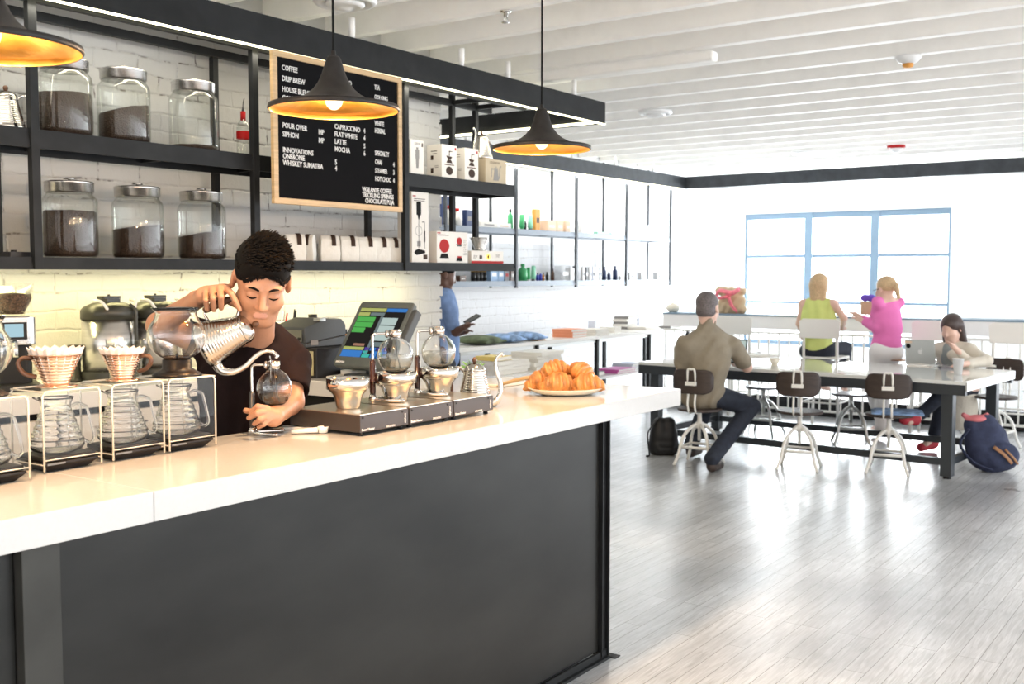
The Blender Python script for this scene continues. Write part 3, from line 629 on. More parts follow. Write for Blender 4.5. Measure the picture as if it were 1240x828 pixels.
for px0, w_, lb in ((535, .158, 'white carton printed with a coffee mill, left one of the pair on the upper shelf'), (563, .15, 'white carton printed with a coffee mill, right one, next to the kraft carton')):
    x0 = X(px0); o = carton('coffee_mill_box', lb, x0, x0+w_, yf, yf+.125, UZ, .215); o['group'] = 'coffee mill cartons on the upper shelf'
    front_print(o, x0, yf, UZ, [ellp(w_*.5, .145, .03, .022, 14, PI, 2*PI), rc(w_*.5-.004, .145, w_*.5+.004, .178), rc(w_*.5, .172, w_*.5+.03, .178), [(w_*.5-.016, .122), (w_*.5+.016, .122), (w_*.5+.032, .098), (w_*.5-.032, .098)]]+[ellp(w_*.5, .048, .036, .028)], 'ink')
    front_print(o, x0, yf, UZ, [rc(w_*.5-.05, .083, w_*.5+.05, .090)], 'walnut', 'lettering'); front_print(o, x0, yf, UZ, [rc(w_-.022, .185, w_-.008, .203)], 'red', 'emblem')
    b = MB(); [b.add([(x0-.0006, yf+.02+dy, UZ+z_), (x0-.0006, yf+.02+dy+w2, UZ+z_), (x0-.0006, yf+.02+dy+w2, UZ+z_+h2), (x0-.0006, yf+.02+dy, UZ+z_+h2)], [(0, 3, 2, 1)]) for dy, z_, w2, h2 in ((.02, .17, .05, .005), (.02, .155, .04, .003), (.05, .115, .022, .03), (.05, .03, .022, .035), (.01, .075, .03, .003), (.01, .065, .026, .003))]; b.build('side_print', 'ink', o)
x0 = X(588); o = carton('kettle_box', 'kraft carton printed with a kettle at the right end of the upper shelf', x0, x0+.245, yf, yf+.16, UZ, .165, 'kraft')
front_print(o, x0, yf, UZ, [[(.09, .02), (.155, .02), (.143, .10), (.103, .10)], rc(.10, .102, .146, .108), rc(.119, .108, .127, .118), [(.152, .03), (.168, .04), (.172, .11), (.185, .12), (.178, .127), (.163, .115), (.158, .05), (.15, .045)], [(.098, .10), (.07, .105), (.066, .04), (.072, .04), (.077, .097), (.096, .092)]], 'inkgrey'); front_print(o, x0, yf, UZ, lines(.05, .145, .13, 2), 'ink', 'lettering')
kk = KET_BOX; kk.location = (x0+.07, yf+.085, UZ+.166); kk.rotation_euler = (0, 0, math.radians(190)); kk.scale = (1.1,)*3
X = lambda px: on(px, 318, y=yf).x
x0 = X(499); o = carton('siphon_box', 'very tall white carton printed with a black siphon brewer', x0, x0+.165, yf, yf+.12, LZ, .445)
front_print(o, x0, yf, LZ, [rc(.045, .30, .09, .385), [(.055, .30), (.08, .30), (.072, .272), (.063, .272)], rc(.065, .09, .0685, .272), rc(.10, .255, .125, .260), rc(.121, .09, .126, .26), rc(.116, .13, .130, .20), [(.02, .06), (.045, .045), (.13, .06), (.128, .075), (.06, .085), (.03, .075)]], 'blackmat')
front_print(o, x0, yf, LZ, [[*ellp(.067, .20, .033, .033), (.1, .2), *ellp(.067, .20, .030, .030)[::-1]], rc(.05, .10, .085, .135)], 'inkgrey', 'grey_print'); front_print(o, x0, yf, LZ, [rc(.008, .415, .04, .422)], 'red', 'emblem'); front_print(o, x0, yf, LZ, lines(.02, .40, .12, 2, .012, .004), 'ink', 'lettering'); front_print(o, x0, yf, LZ, [rc(.11, .02, .15, .05)], 'ink', 'barcode')
x0 = X(529); o = carton('teapot_box', 'white carton printed with a red siphon glass, on the lower shelf', x0, x0+.33, yf, yf+.12, LZ, .205)
front_print(o, x0, yf, LZ, [ellp(.078, .11, .052, .045)], 'red'); front_print(o, x0, yf, LZ, [[(.045, .06), (.11, .06), (.125, .03), (.03, .03)], rc(.215, .11, .26, .118), rc(.205, .13-.01, .27, .125), [(.21, .035), (.265, .035), (.27, .012), (.205, .012)]], 'blackmat', 'black_print')
front_print(o, x0, yf, LZ, [ellp(.238, .145, .028, .025), rc(.215, .035, .26, .045)], 'red', 'red_print'); front_print(o, x0, yf, LZ, [rc(.005, .19, .04, .197)], 'red', 'emblem'); front_print(o, x0, yf, LZ, lines(.01, .178, .12, 1, .01, .005)+lines(.28, .15, .045, 9, .012, .002, 4), 'ink', 'lettering')
x0 = X(571); o = carton('dripper_box', 'long low white carton with red stripe at the lower shelf end', x0, x0+.37, yf, yf+.17, LZ, .085)
front_print(o, x0, yf, LZ, [rc(0, .0, .37, .016)], 'red', 'stripe'); front_print(o, x0, yf, LZ, [ellp(.19, .045, .03, .022)], 'gold', 'picture'); front_print(o, x0, yf, LZ, [ellp(.19, .045, .012, .014)]+lines(.02, .05, .05, 3)+lines(.28, .06, .05, 3)+[rc(.09, .03, .12, .055)], 'ink', 'lettering')

def make_dripper(label, metal='copper', filt=True):
    d = thing('coffee_dripper', label, 'dripper', (0, 0, 0))
    prof = [(.030, .004)]; n = 9
    for i in range(n): r = .031+.031*i/n; prof += [(r-.0014, .006+i*.0087+.0010), (r+.0046, .006+i*.0087+.0050), (r+.0030, .006+i*.0087+.0078)]
    prof += [(.0665, .086), (.0685, .088)]
    MB().shell(prof+[(.0665, .0885), (.061, .08), (.029, .008)], n=48).build('ribbed_cone', metal, d)
    MB().lathe([(0, 0), (.052, 0), (.054, .003), (.050, .005), (.030, .006), (0, .006)], 36).build('base_flange', metal, d)
    MB().tube([(-.060, 0, .078), (-.082, 0, .080), (-.094, 0, .066), (-.080, 0, .040), (-.050, 0, .028)], .0048, 10, sub=5, flat=1.5).build('handle', 'walnut', d)
    if filt:
        b = MB(); N = 72; vs = []
        for r0, z in ((.028, .008), (.060, .082), (.070, .104)):
            for i in range(N): a = 2*PI*i/N; q = 1+(.045 if z > .01 else 0)*math.cos(a*18); vs.append((r0*q*math.cos(a), r0*q*math.sin(a), z+(.004*math.cos(a*18) if z > .1 else 0)))
        b.add(vs, [(k*N+i, k*N+(i+1) % N, (k+1)*N+(i+1) % N, (k+1)*N+i) for k in range(2) for i in range(N)], False); b.build('paper_filter', 'filter', d, solid=.0006)
    return d
d = make_dripper('small shiny metal dripper on top of the red-striped carton', 'chrome', False); d.location = (x0+.20, yf+.085, LZ+.0865); d.rotation_euler = (0, 0, PI+.5); d.scale = (1.05,)*3
for c_ in d.children:
    if c_.name.startswith('handle'): c_.data.materials.clear(); c_.data.materials.append(M['brushed'])

# ---------------------------------------------------------------- menu board
yb = 4.262
zb = 2.733
xa = on(330, 150, y=yb).x; xb = on(486, 170, y=yb).x; za = on(330, 246, y=yb).z
mb = world_thing('menu_board', 'black letter board menu in a pale wood frame', 'menu board', (xa, yb, za))
fw = .032
f = MB(); f.box(xa, xb, yb-.008, yb+.016, za, za+fw); f.box(xa, xb, yb-.008, yb+.016, zb-fw, zb); f.box(xa, xa+fw, yb-.0078, yb+.0158, za+fw, zb-fw); f.box(xb-fw, xb, yb-.0078, yb+.0158, za+fw, zb-fw); f.build('frame', 'wood', mb, bevel=.002)
B(xa+fw-.004, xb-fw+.004, yb+.002, yb+.012, za+fw-.004, zb-fw+.004).build('felt_panel', 'letterboard', mb)
ia, ib, ja, jb = xa+fw, xb-fw, za+fw, zb-fw
L = MB(); fr = lambda t, v: frame((ia+(ib-ia)*t, yb+.001, jb-(jb-ja)*v), (1, 0, 0), (0, 0, 1))
for t, v, s in ((.04, .07, 'COFFEE'), (.04, .147, 'DRIP BREW'), (.04, .222, 'HOUSE BLEND'), (.04, .285, 'COLD BREW'), (.04, .48, 'POUR OVER'), (.315, .49, 'MP'), (.04, .543, 'SIPHON'), (.315, .552, 'MP'), (.04, .655, 'INNOVATIONS'), (.04, .70, 'ONE&ONE'), (.04, .747, 'WHISKEY SUMATRA'), (.445, .70, '5'), (.445, .747, '4'),
                (.445, .085, 'ESPRESSO'), (.445, .43, 'CAPPUCCINO'), (.69, .43, '4'), (.445, .487, 'FLAT WHITE'), (.69, .487, '4'), (.445, .543, 'LATTE'), (.69, .548, '5'), (.445, .60, 'MOCHA'), (.69, .605, '6'),
                (.79, .073, 'TEA'), (.79, .15, 'OOLONG'), (.79, .355, 'WHITE'), (.79, .412, 'HERBAL'), (.79, .59, 'SPECIALTY'), (.79, .66, 'CHAI'), (.955, .665, "4"), (.79, .728, 'STEAMER'), (.955, .728, '3'), (.79, .792, 'HOT CHOC'), (.955, .795, '4'),
                (.675, .885, 'VIGILANTE COFFEE'), (.675, .928, 'TRICKLING SPRINGS'), (.70, .972, 'CHOCOLATE PUJA')):
    text_mb(L, s, .0385, fr(t, v), bold=.013, xs=.84 if t < .6 else (.66 if t > .75 else .76), depth=.0010)
L.build('white_lettering', 'letter', mb)
# ================================================================== on the service counter
CT = 1.0625
def carafe_prof(H=.14):
    p = [(0, 0), (.045, .0), (.060, .006), (.066, .018)]
    segs = [(.066, .018), (.066, .034), (.060, .050), (.054, .068), (.048, .084), (.041, .100)]
    out = [(0, .001), (.045, .001), (.060, .007)]
    for i in range(26):
        z = .014+.088*i/25; base = .0665-.026*max(0, (z-.03)/.072)**.9; out.append((base+.0016*math.sin(z*2*PI/.0148), z))
    out += [(.037, .110), (.036, .118), (.042, .132), (.044, .136)]; inn = [(r-.002, z+.001) for r, z in out[::-1]][:-3]+[(.05, .004), (0, .004)]
    return out+inn
def make_carafe(label):
    c = thing('glass_carafe', label, 'carafe', (0, 0, 0)); b = MB(); b.lathe(carafe_prof(), 44)
    b.build('ribbed_body', 'ribglass', c)
    MB().tube([(.038, 0, .112), (.052, 0, .118), (.072, 0, .110), (.078, 0, .095), (.090, 0, .040), (.089, 0, .024), (.080, 0, .018), (.066, 0, .026)], .0038, 10, sub=5).build('handle', 'ribglass', c)
    MB().tube([(-.030, -.015, .128), (-.040, 0, .130), (-.054, 0, .138), (-.040, 0, .131), (-.030, .015, .128)], .0022, 8, sub=3).build('pouring_lip', 'ribglass', c)
    b = MB(); [b.lathe([(.0665-.026*max(0, (z-.03)/.072)**.9+.0022, z), (.0668-.026*max(0, (z-.03)/.072)**.9+.0022, z+.0015)], 8, a0=-2.3, a1=-1.9) for z in (.03, .045, .06, .075)]; b.build('measure_marks', 'white', c)
    return c
def make_stand(label, W=.158, D=.138, H=.200):
    s = thing('brew_stand', label, 'brew stand', (0, 0, 0))
    p = MB()
    p.add([(x, y, z) for z, g in ((0, .022), (.018, .004)) for x, y in ((g, g), (W-g, g), (W-g, D-g), (g, D-g))], [(3, 2, 1, 0), (4, 5, 6, 7), (0, 1, 5, 4), (1, 2, 6, 5), (2, 3, 7, 6), (3, 0, 4, 7)]); p.box(.002, W-.002, .002, D-.002, .0185, .026)
    p.build('scale_base', 'scale', s, bevel=.0015)
    q = MB(); q.box(.006, W-.006, .006, D-.006, .028, .040); q.build('weighing_plate', 'scale', s, bevel=.002)
    MB().box(.01, .06, .0015, .0022, .006+.013, .024).build('scale_display', 'inkgrey', s)
    zt = .012+H; t = .0022
    a = MB(); a.box(-.004, W+.004, -.004, D+.004, zt-.004, zt); a.box(-.004, -.001, -.003, D+.003, .010, zt-.004); a.box(W+.001, W+.004, -.003, D+.003, .010, zt-.004)
    a.box(0, W, -.004, -.0015, .030, zt-.004); a.build('acrylic_cover', 'acrylic', s)
    e = MB()
    for y in (-.004, D+.004): e.tube([(-.0025, y, .006), (-.0025, y, zt-.012), (.006, y, zt-.002), (W-.006, y, zt-.002), (W+.0025, y, zt-.012), (W+.0025, y, .006)], .0028, 8)
    for x in (-.0025, W+.0025): e.tube([(x, -.004, zt-.003), (x, D+.004, zt-.003)], .0024, 6); e.tube([(x, -.004, .022), (x, D+.004, .022)], .002, 6)
    e.tube([(0, -.0045, .034), (W, -.0045, .034)], .0018, 6); e.build('acrylic_edges', 'acryledge', s)
    return s
stand = make_stand('clear acrylic brew stand with scale base, second from the left'); carafe = make_carafe('ribbed glass carafe inside the second acrylic stand from the left')
place = [(54, 574, 1), (137.5, 560, 2), (205.5, 549, 3)]
def corner(px, py): p = on(px, py, z=CT); return p
W_ = .158
corners = [corner(-43, 595)]+[corner(*a[:2]) for a in place]
SL = ['leftmost, cut by the picture edge', 'second from the left', 'third from the left', 'rightmost, under the large round glass globe']
zt = CT+.012+.200
for i, c0 in enumerate(corners):
    s = stand if i == 1 else dup(stand, (0, 0, 0), 0, 'clear acrylic brew stand with scale base, '+SL[i]); s['group'] = 'acrylic brew stands on the counter'; s.location = (c0.x, c0.y, CT)
    k = carafe if i == 1 else dup(carafe, (0, 0, 0), 0, 'ribbed glass carafe inside the acrylic stand, '+SL[i]); k['group'] = 'glass carafes inside the brew stands'; k.location = (c0.x+.079, c0.y+.070, CT+.0405); k.scale = (1.02, 1.02, 1.06); k.rotation_euler = (0, 0, math.radians((-25, -25, -20, -25)[i]))
stand['label'] = 'clear acrylic brew stand with scale base, '+SL[1]
d1 = make_dripper('copper coloured ribbed dripper with paper filter, its handle to the left'); d1.location = (corners[1].x+.082, corners[1].y+.069, zt+CT-CT+.0005); d1.rotation_euler = (0, 0, math.radians(-20)); d1.scale = (.98,)*3
d2 = dup(d1, (corners[2].x+.082, corners[2].y+.069, zt+.0005), math.radians(125), 'copper coloured ribbed dripper with paper filter, its handle to the right'); d2.scale = (.86,)*3
d1['group'] = d2['group'] = 'copper drippers on the brew stands'
def make_globe(label, cut=False):
    g = thing('glass_globe', label, 'coffee globe', (0, 0, 0))
    MB().lathe([(0, .0), (.066, .0), (.067, .004), (.050, .014), (.040, .022), (.039, .048), (.036, .050), (0, .050)], 40).build('base_stand', 'scale', g)
    o_ = [(.012, .050), (.030, .0502)]
    for k in range(1, 22): a = -PI/2+.42+(PI-1.22)*k/22; o_.append((.079*math.cos(a), .118+.075*math.sin(a)))
    o_ += [(.055, .184), (.0545, .188), (.060, .196), (.067, .204)]; i_ = [(r-.0022, z) for r, z in o_[::-1]][:-1]+[(.0, .0515)]
    MB().lathe(o_+i_, 48).build('globe_body', 'globe', g)
    w = MB(); ps = [(0, .052)]
    for k in range(1, 3): a = -PI/2+.42+(PI-.85)*k/22; ps.append((.0755*math.cos(a), .118+.0725*math.sin(a)))
    w.lathe(ps+[(0, ps[-1][1])], 40).build('coffee_rest', 'amberthin', g)
    MB().cyl((0, 0, .0515), (0, 0, .068), .004, .003, 10).build('glass_stem', 'white', g); return g
M['amberthin'] = thin_glass('coffee_rest', (.75, .55, .35), lo=.1, hi=.5, body=(.5, .3, .12), bodyfac=.3)
g = make_globe('large round clear glass globe on a black foot, on the rightmost brew stand'); g.location = (corners[3].x+.084, corners[3].y+.069, zt+.0005); g.scale = (1.06, 1.06, .97)
g2 = dup(g, (corners[0].x+.082, corners[0].y+.069, zt+.0005), .4, 'round clear glass globe on a black foot, cut by the left picture edge'); g2.scale = (.95,)*3; g['group'] = g2['group'] = 'round glass globes on the brew stands'

# three halogen heaters in a row
P0 = on(437.5, 529, z=CT); P1 = on(596, 500, z=CT); hx0, hy0 = P0.x, (P0.y+P1.y)/2; HW = (P1.x-P0.x-.012)/3; HD = .315
def make_heater(label):
    h = thing('beam_heater', label, 'heater', (0, 0, 0))
    MB().box(0, HW, 0, HD, .012, .066).build('box_body', 'heater', h, bevel=.002)
    MB().box(.004, HW-.004, .004, HD-.004, .0662, .0685).build('top_plate', 'heatplate', h)
    for x in (.02, HW-.02):
        for y in (.02, HD-.02): MB().cyl((x, y, 0), (x, y, .012), .009, n=12).build('foot', 'black', h)
    b = MB(); c = (HW*.47, .155)
    b.shell([(.036, .0), (.040, .006), (.043, .025), (.050, .045), (.062, .058), (.064, .062), (.071, .064), (.0715, .098), (.069, .100), (.064, .098), (.060, .070), (.042, .045), (.034, .012), (0, .010)], n=56, c=(c[0], c[1], .069), rib=None); b.build('reflector_bowl', 'chrome', h)
    MB().shell([(.0, .060), (.058, .062), (.060, .064), (.0, .066)], n=40, c=(c[0], c[1], .069)).build('lamp_lens', 'darkmetal', h)
    t = MB(); text_mb(t, 'Beam Heater', .011, frame((.006, -.0008, .020), (1, 0, 0), (0, 0, 1)), bold=.01); text_mb(t, 'HALOGEN', .009, frame((HW*.52, -.0008, .018), (1, 0, 0), (0, 0, 1))); text_mb(t, 'siphon', .012, frame((HW-.018, -.0008, .020), (0, 0, 1), (-1, 0, 0)), bold=.01); t.build('white_lettering', 'letter', h)
    s = MB(); s.cyl((HW-.03, .0, .058), (HW-.03, -.003, .058), .003, n=10); s.cyl((.012, .0, .058), (.012, -.003, .058), .003, n=10); s.build('screw', 'black', h)
    return h
h = make_heater('dark bronze heater box with silver bowl, left one with no siphon on it'); h.location = (hx0, hy0, CT)
h2 = dup(h, (hx0+HW+.006, hy0, CT), 0, 'dark bronze heater box with silver bowl, middle of the row'); h3 = dup(h, (hx0+2*(HW+.006), hy0, CT), 0, 'dark bronze heater box with silver bowl, right end beside the kettle')
for a in (h, h2, h3): a['group'] = 'siphon heaters on the counter'

def make_siphon(label, water=.02, gripm='brownglass', kettle=True):
    """origin under the pole; globe hangs beside it at +x"""
    s = thing('siphon_brewer', label, 'siphon', (0, 0, 0)); gx, gz, R = .072, .135, .0565
    o_ = []
    for k in range(0, 25): a = -PI/2+(PI-.30)*k/24; o_.append((max(R*math.cos(a), 0 if k == 0 else .0001), gz+R*math.sin(a)))
    o_ += [(.0165, gz+.062), (.0175, gz+.072)]; i_ = [(max(r-.0018, 0), z+(.0018 if n_ > 20 else 0)) for n_, (r, z) in enumerate(o_[::-1])]
    MB().lathe(o_+i_, 44, c=(gx, 0, 0)).build('glass_bulb', 'globe', s)
    ps = []; lv = gz-R+water+.03
    for k in range(0, 30):
        a = -PI/2+(PI-.30)*k/30; z = gz+(R-.002)*math.sin(a)
        if z < lv: ps.append(((R-.002)*math.cos(a) if k else 0, z))
    MB().lathe(ps+[(0, ps[-1][1])], 40, c=(gx, 0, 0)).build('water', 'water', s)
    n_ = MB().lathe([(.0135, gz+.055), (.0195, gz+.055), (.0195, gz+.078), (.0155, gz+.078), (.0155, gz+.06), (.0135, gz+.06)], 28, c=(gx, 0, 0)); n_.ball((gx-.026, 0, gz+.066), (.008, .012, .012)); n_.build('neck_clamp', 'chrome', s)
    MB().tube([(0, 0, .10), (0, 0, gz+.052), (.004, 0, gz+.063), (.014, 0, gz+.067), (gx-.02, 0, gz+.067)], .0042, 10, sub=4).build('support_rod', 'chrome', s)
    MB().lathe([(.0, .022), (.0085, .022), (.0095, .03), (.0095, .058), (.012, .060), (.012, .065), (.0095, .067), (.0095, .120), (.0055, .126), (0, .126)], 20).build('grip', gripm, s)
    f = MB(); f.lathe([(0, .0), (.013, .001), (.014, .012), (.009, .022), (0, .022)], 20)
    for sy in (-1, 1): f.tube([(0, sy*.004, .008), (.035, sy*.030, .006), (.085, sy*.050, .0055)], .0055, 10, sub=4); f.ball((.087, sy*.0505, .0058), .0062)
    f.build('forked_foot', 'chrome', s)
    MB().tube([(gx, 0, gz+.06), (gx+.006, 0, gz), (gx+.016, 0, gz-.040)], .0012, 6).build('bead_chain', 'white', s)
    return s
yawr = math.degrees(YAW)
sA = make_siphon('siphon with round glass bulb on the middle heater, left one of the two', .030)
plz = CT+.069
p = cp(466, 484, 3.47); sA.location = (hx0+HW+.006+HW*.47-.061, hy0+.155+.052, plz); sA.rotation_euler = (0, 0, math.radians(-40)); sA.scale = (1.12, 1.12, 1.12)
sB = dup(sA, (hx0+2*(HW+.006)+HW*.47-.061, hy0+.155+.052, plz), math.radians(-40), 'siphon with round glass bulb on the right heater, nearest the kettle'); sB.scale = (1.12,)*3; sA['group'] = sB['group'] = 'siphons standing on the heaters'
for s_ in (sA, sB): s_.scale = (1.1, 1.1, 1.16)
k = make_kettle('ribbed steel pouring kettle with walnut knob at the right end of the heaters'); p = cp(587, 495, 3.93); k.location = (3.255, 2.475, CT); k.rotation_euler = (0, 0, -math.radians(90-yawr)); k.scale = (.95, .95, 1.10)
# the siphon being filled
sC = make_siphon('silver siphon being filled with water in the hands of the barista', .012, 'darkmetal'); p = on(306, 526, z=CT); sC.location = (p.x, p.y, CT); sC.rotation_euler = (0, 0, -math.radians(90-yawr)); sC.scale = (.98, .98, 1.10); SIPH = p
# white clips and a napkin
c = world_thing('folded_napkin', 'folded cream napkin lying on the counter behind the siphon foot', 'napkin', (0, 0, 0)); p = on(362, 519, z=CT); c.location = (p.x, p.y, CT); T = Matrix.Translation((p.x, p.y, CT)) @ Matrix.Rotation(-.75, 4, 'Z'); b = MB(); b.T = T; b.rbox(-.055, .055, -.028, .028, 0, .005, .006); b.rbox(-.052, .05, -.026, .025, .0051, .009, .006); b.build('cloth', 'cream', c)
c = world_thing('measuring_scoop', 'small white plastic scoop lying beside the left heater', 'scoop', (0, 0, 0)); p = on(374, 525, z=CT); c.location = (p.x, p.y, CT); T = Matrix.Translation((p.x, p.y, CT)) @ Matrix.Rotation(-.75, 4, 'Z'); b = MB(); b.T = T; b.tube([(-.055, 0, .008), (0, .0, .011), (.028, 0, .012)], [.006, .009, .010], 12, flat=.7); b.build('handle', 'white', c); b = MB(); b.T = T; b.lathe([(0, .002), (.014, .002), (.018, .022), (.016, .022), (.012, .005), (0, .005)], 20, c=(.045, 0, 0)); b.build('bowl', 'white', c)

# croissants on a plate
pc = on(686, 477, z=CT); pl = thing('serving_plate', 'shallow cream plate piled with croissants near the counter end', 'plate', (pc.x, pc.y, CT))
pr = MB().lathe([(0, .001), (.10, .001), (.135, .010), (.158, .026), (.160, .028), (.157, .029), (.132, .014), (.10, .005), (0, .005)], 56); pr.build('dish', 'ceramic', pl); pl.rotation_euler = (0, 0, -.6); pl.scale = (1.05, .86, 1)
def croissant_mesh(seed, bend=1.0):
    r = random.Random(seed); pr = []; n = 9
    for i in range(n):
        t = (i-(n-1)/2)/((n-1)/2); a = t*1.2*bend; x = .060*math.sin(a)/bend; y = -.045*(1-math.cos(a)); rad = .036*(1-abs(t)**2.2)+.010
        pr.append(ell((x, y, rad*.86), (.0155, rad*(1+.05*(i % 2)), rad*.9*(1+.05*(i % 2))), Rm(0, 0, -math.degrees(a)), .0022))
        if i < n-1: a2 = (t+1/(n-1))*1.2*bend; pr.append(ell((.060*math.sin(a2)/bend, -.045*(1-math.cos(a2)), rad*.84), (.011, rad*.86, rad*.78), Rm(0, 0, -math.degrees(a2)), .002))
    return pr
def croissant(px, py, d, rz, rx, ry, sc_, label, seed, m='croissant'):
    o = blobs('croissant', croissant_mesh(seed), .0025, m, None, smooth=1); o.location = cp(px, py, d); o.rotation_euler = (rx, ry, rz); o.scale = (sc_,)*3
    return tag(o, label, 'croissant', 'croissants piled on the plate')
dC = (pc-EYE).dot(FWD)
croissant(676, 475, dC-.02, 2.45, 0, .0, 1.08, 'golden croissant at the lower left front of the pile', 1)
croissant(712, 475, dC-.03, 1.9, .0, .1, 1.05, 'golden croissant at the lower right front of the pile', 2)
croissant(655, 472, dC+.05, 2.9, .1, 0, 1.05, 'golden croissant lying flat at the left edge of the plate', 3)
croissant(694, 472, dC+.09, .2, 0, .0, 1.1, 'golden croissant hidden at the back of the pile', 4)
croissant(674, 457, dC+.03, 2.2, .35, .35, 1.0, 'golden croissant on top of the pile, left one', 5)
croissant(700, 461, dC+.02, 1.55, .2, -.55, 1.05, 'golden croissant on top of the pile, right one', 6)
tg = world_thing('serving_tongs', 'pale wooden tongs leaning on the left edge of the plate', 'tongs', tuple(on(604, 466, z=CT)))
a = on(602, 467, z=CT+.006); b_ = cp(660, 458, dC+.06)+ZUP*.012; n_ = (b_-a).normalized(); sd = n_.cross(ZUP).normalized()
for s_, m_ in ((1, 'wood'), (-1, 'wood')): MB().tube([a, a+n_*.05+sd*s_*.012+ZUP*.004, a.lerp(b_, .6)+sd*s_*.022+ZUP*.008, b_+sd*s_*.010], [.008, .008, .010, .012], 10, sub=5, flat=.35).build('arm', m_, tg)
ch = world_thing('price_card', 'tiny white card in a wire holder on the counter right of the croissants', 'card', tuple(on(712, 470, z=CT))); p = on(712, 471, z=CT)
b = MB(); b.T = Matrix.Translation(p) @ Matrix.Rotation(.5, 4, 'Z'); b.box(-.002, .001, -.018, .018, .008, .05); b.build('card', 'white', ch); b = MB(); b.tube([p+Vector((-.02, 0, .002)), p+Vector((.0, .01, .002)), p+Vector((.006, 0, .012)), p+Vector((-.003, 0, .016))], .0025, 8, sub=4); b.build('wire_holder', 'gold', ch)

# ---------------------------------------------------------------- back counter machines
def bx(px, py=455, y=4.5): return on(px, py, y=y).x
gx = bx(17, y=4.5); g = thing('coffee_grinder', 'steel and black coffee grinder with bean hopper at the left edge', 'grinder', (gx, 4.5, 1.0625), math.radians(0))
g.rotation_euler = (0, 0, math.radians(-25))
MB().rbox(-.10, .10, -.12, .13, 0, .03, .03).build('base', 'black', g, bevel=.003); MB().rbox(-.075, .075, -.03, .10, .031, .235, .03).build('column', 'black', g)
hd = MB().rbox(-.088, .088, -.075, .105, .20, .325, .035); hd.build('head', 'brushed', g, bevel=.006)
b = MB(); b.box(-.05, .05, -.083, -.0755, .225, .30); b.build('display_frame', 'black', g); b = MB(); b.box(-.038, .036, -.0845, -.0832, .236, .293); b.build('display', 'lcd', g)

b = MB(); text_mb(b, 'MAHLKONIG', .018, frame((-.06, -.0765, .210), (1, 0, 0), (0, 0, 1)), bold=.01); b.build('lettering', 'letter', g)
MB().lathe([(.05, .326), (.055, .34), (.085, .40), (.088, .45), (.088, .455), (.085, .455), (.052, .342), (0, .34)], 36).build('hopper', 'glass', g); MB().lathe([(0, .332), (.048, .334), (.052, .345), (.080, .40), (.078, .42), (0, .428)], 32).build('beans', 'beansdry', g)
MB().lathe([(0, .456), (.09, .456), (.09, .466), (0, .468)], 36).build('hopper_lid', 'glass', g); MB().tube([(0, -.076, .215), (0, -.10, .19), (0, -.10, .15)], .012, 10, sub=3).build('spout', 'brushed', g)

def airpot(px, label):
    a = thing('coffee_server', label, 'airpot', (bx(px, y=4.52), 4.52, 1.0625), 0, 'insulated coffee servers on the back counter'); R = .127
    MB().lathe([(0, 0), (R, 0), (R+.004, .004), (R+.004, .045), (R, .05), (0, .05)], 48).build('base_ring', 'airblack', a)
    MB().lathe([(0, .0505), (R-.001, .0505), (R-.001, .295), (0, .295)], 56).build('steel_body', 'brushed', a)
    MB().lathe([(0, .2955), (R+.003, .2955), (R+.003, .335), (R-.01, .352), (.075, .372), (.03, .375), (0, .375)], 48).build('lid', 'airblack', a)
    b = MB(); b.rbox(-.04, .04, -.04, .04, .376, .392, .01); b.rbox(-.05, .05, -.028, .028, .3925, .404, .01); b.cyl((0, 0, .404), (0, 0, .412), .006); b.build('valve', 'airblack', a)
    b = MB(); b.tube([(R*.3, -R*.85, .365), (R*.42, -R*1.02, .34), (R*.42, -R*1.04, .30), (R*.42, -R*1.03, .16)], .008, 10, sub=3); b.build('sight_tube', 'airblack', a)
    for s_ in (-1, 1): MB().tube([(s_*R*.55, -R*.75, .338), (s_*R*.72, -R*.62, .378), (s_*R*.80, -R*.2, .385)], .0075, 8, sub=4).build('lid_latch', 'worktop', a)
    b = MB(); b.box(-.035, .035, -R-.03, -R+.002, .055, .10); b.build('tap_guard', 'airblack', a); return a
airpot(134, 'large insulated steel coffee server with black lid, in front'); airpot(190, 'insulated steel coffee server half hidden behind the pouring arm')
b = thing('glass_pitcher', 'clear glass pitcher standing behind the second dripper', 'pitcher', (bx(152, y=4.27), 4.27, 1.0625)); MB().lathe([(0, .001), (.066, .001), (.07, .01), (.083, .205), (.086, .212), (.083, .212), (.067, .012), (0, .008)], 40).build('glass_body', 'glass', b)
MB().tube([(.08, 0, .18), (.115, 0, .17), (.112, 0, .08), (.075, 0, .06)], .007, 10, sub=4).build('handle', 'glass', b)
b = thing('milk_tin', 'small olive black-lidded canister between grinder and coffee server', 'canister', (bx(91, y=4.6), 4.6, 1.0625)); MB().lathe([(0, 0), (.042, 0), (.042, .012), (.028, .018), (.026, .10), (0, .10)], 28).build('foot', 'airblack', b); MB().lathe([(.0, .101), (.030, .101), (.03, .14), (.033, .15), (.031, .175), (0, .176)], 28).build('top', 'airblack', b)

# ---------------------------------------------------------------- point of sale corner on the counter return
pz = 1.0625
pp = on(428, 461, z=pz); 
def posthing():
    p = thing('touch_terminal', 'grey touch screen till terminal on the counter return', 'till', (3.93, 3.42, pz)); 
    return p
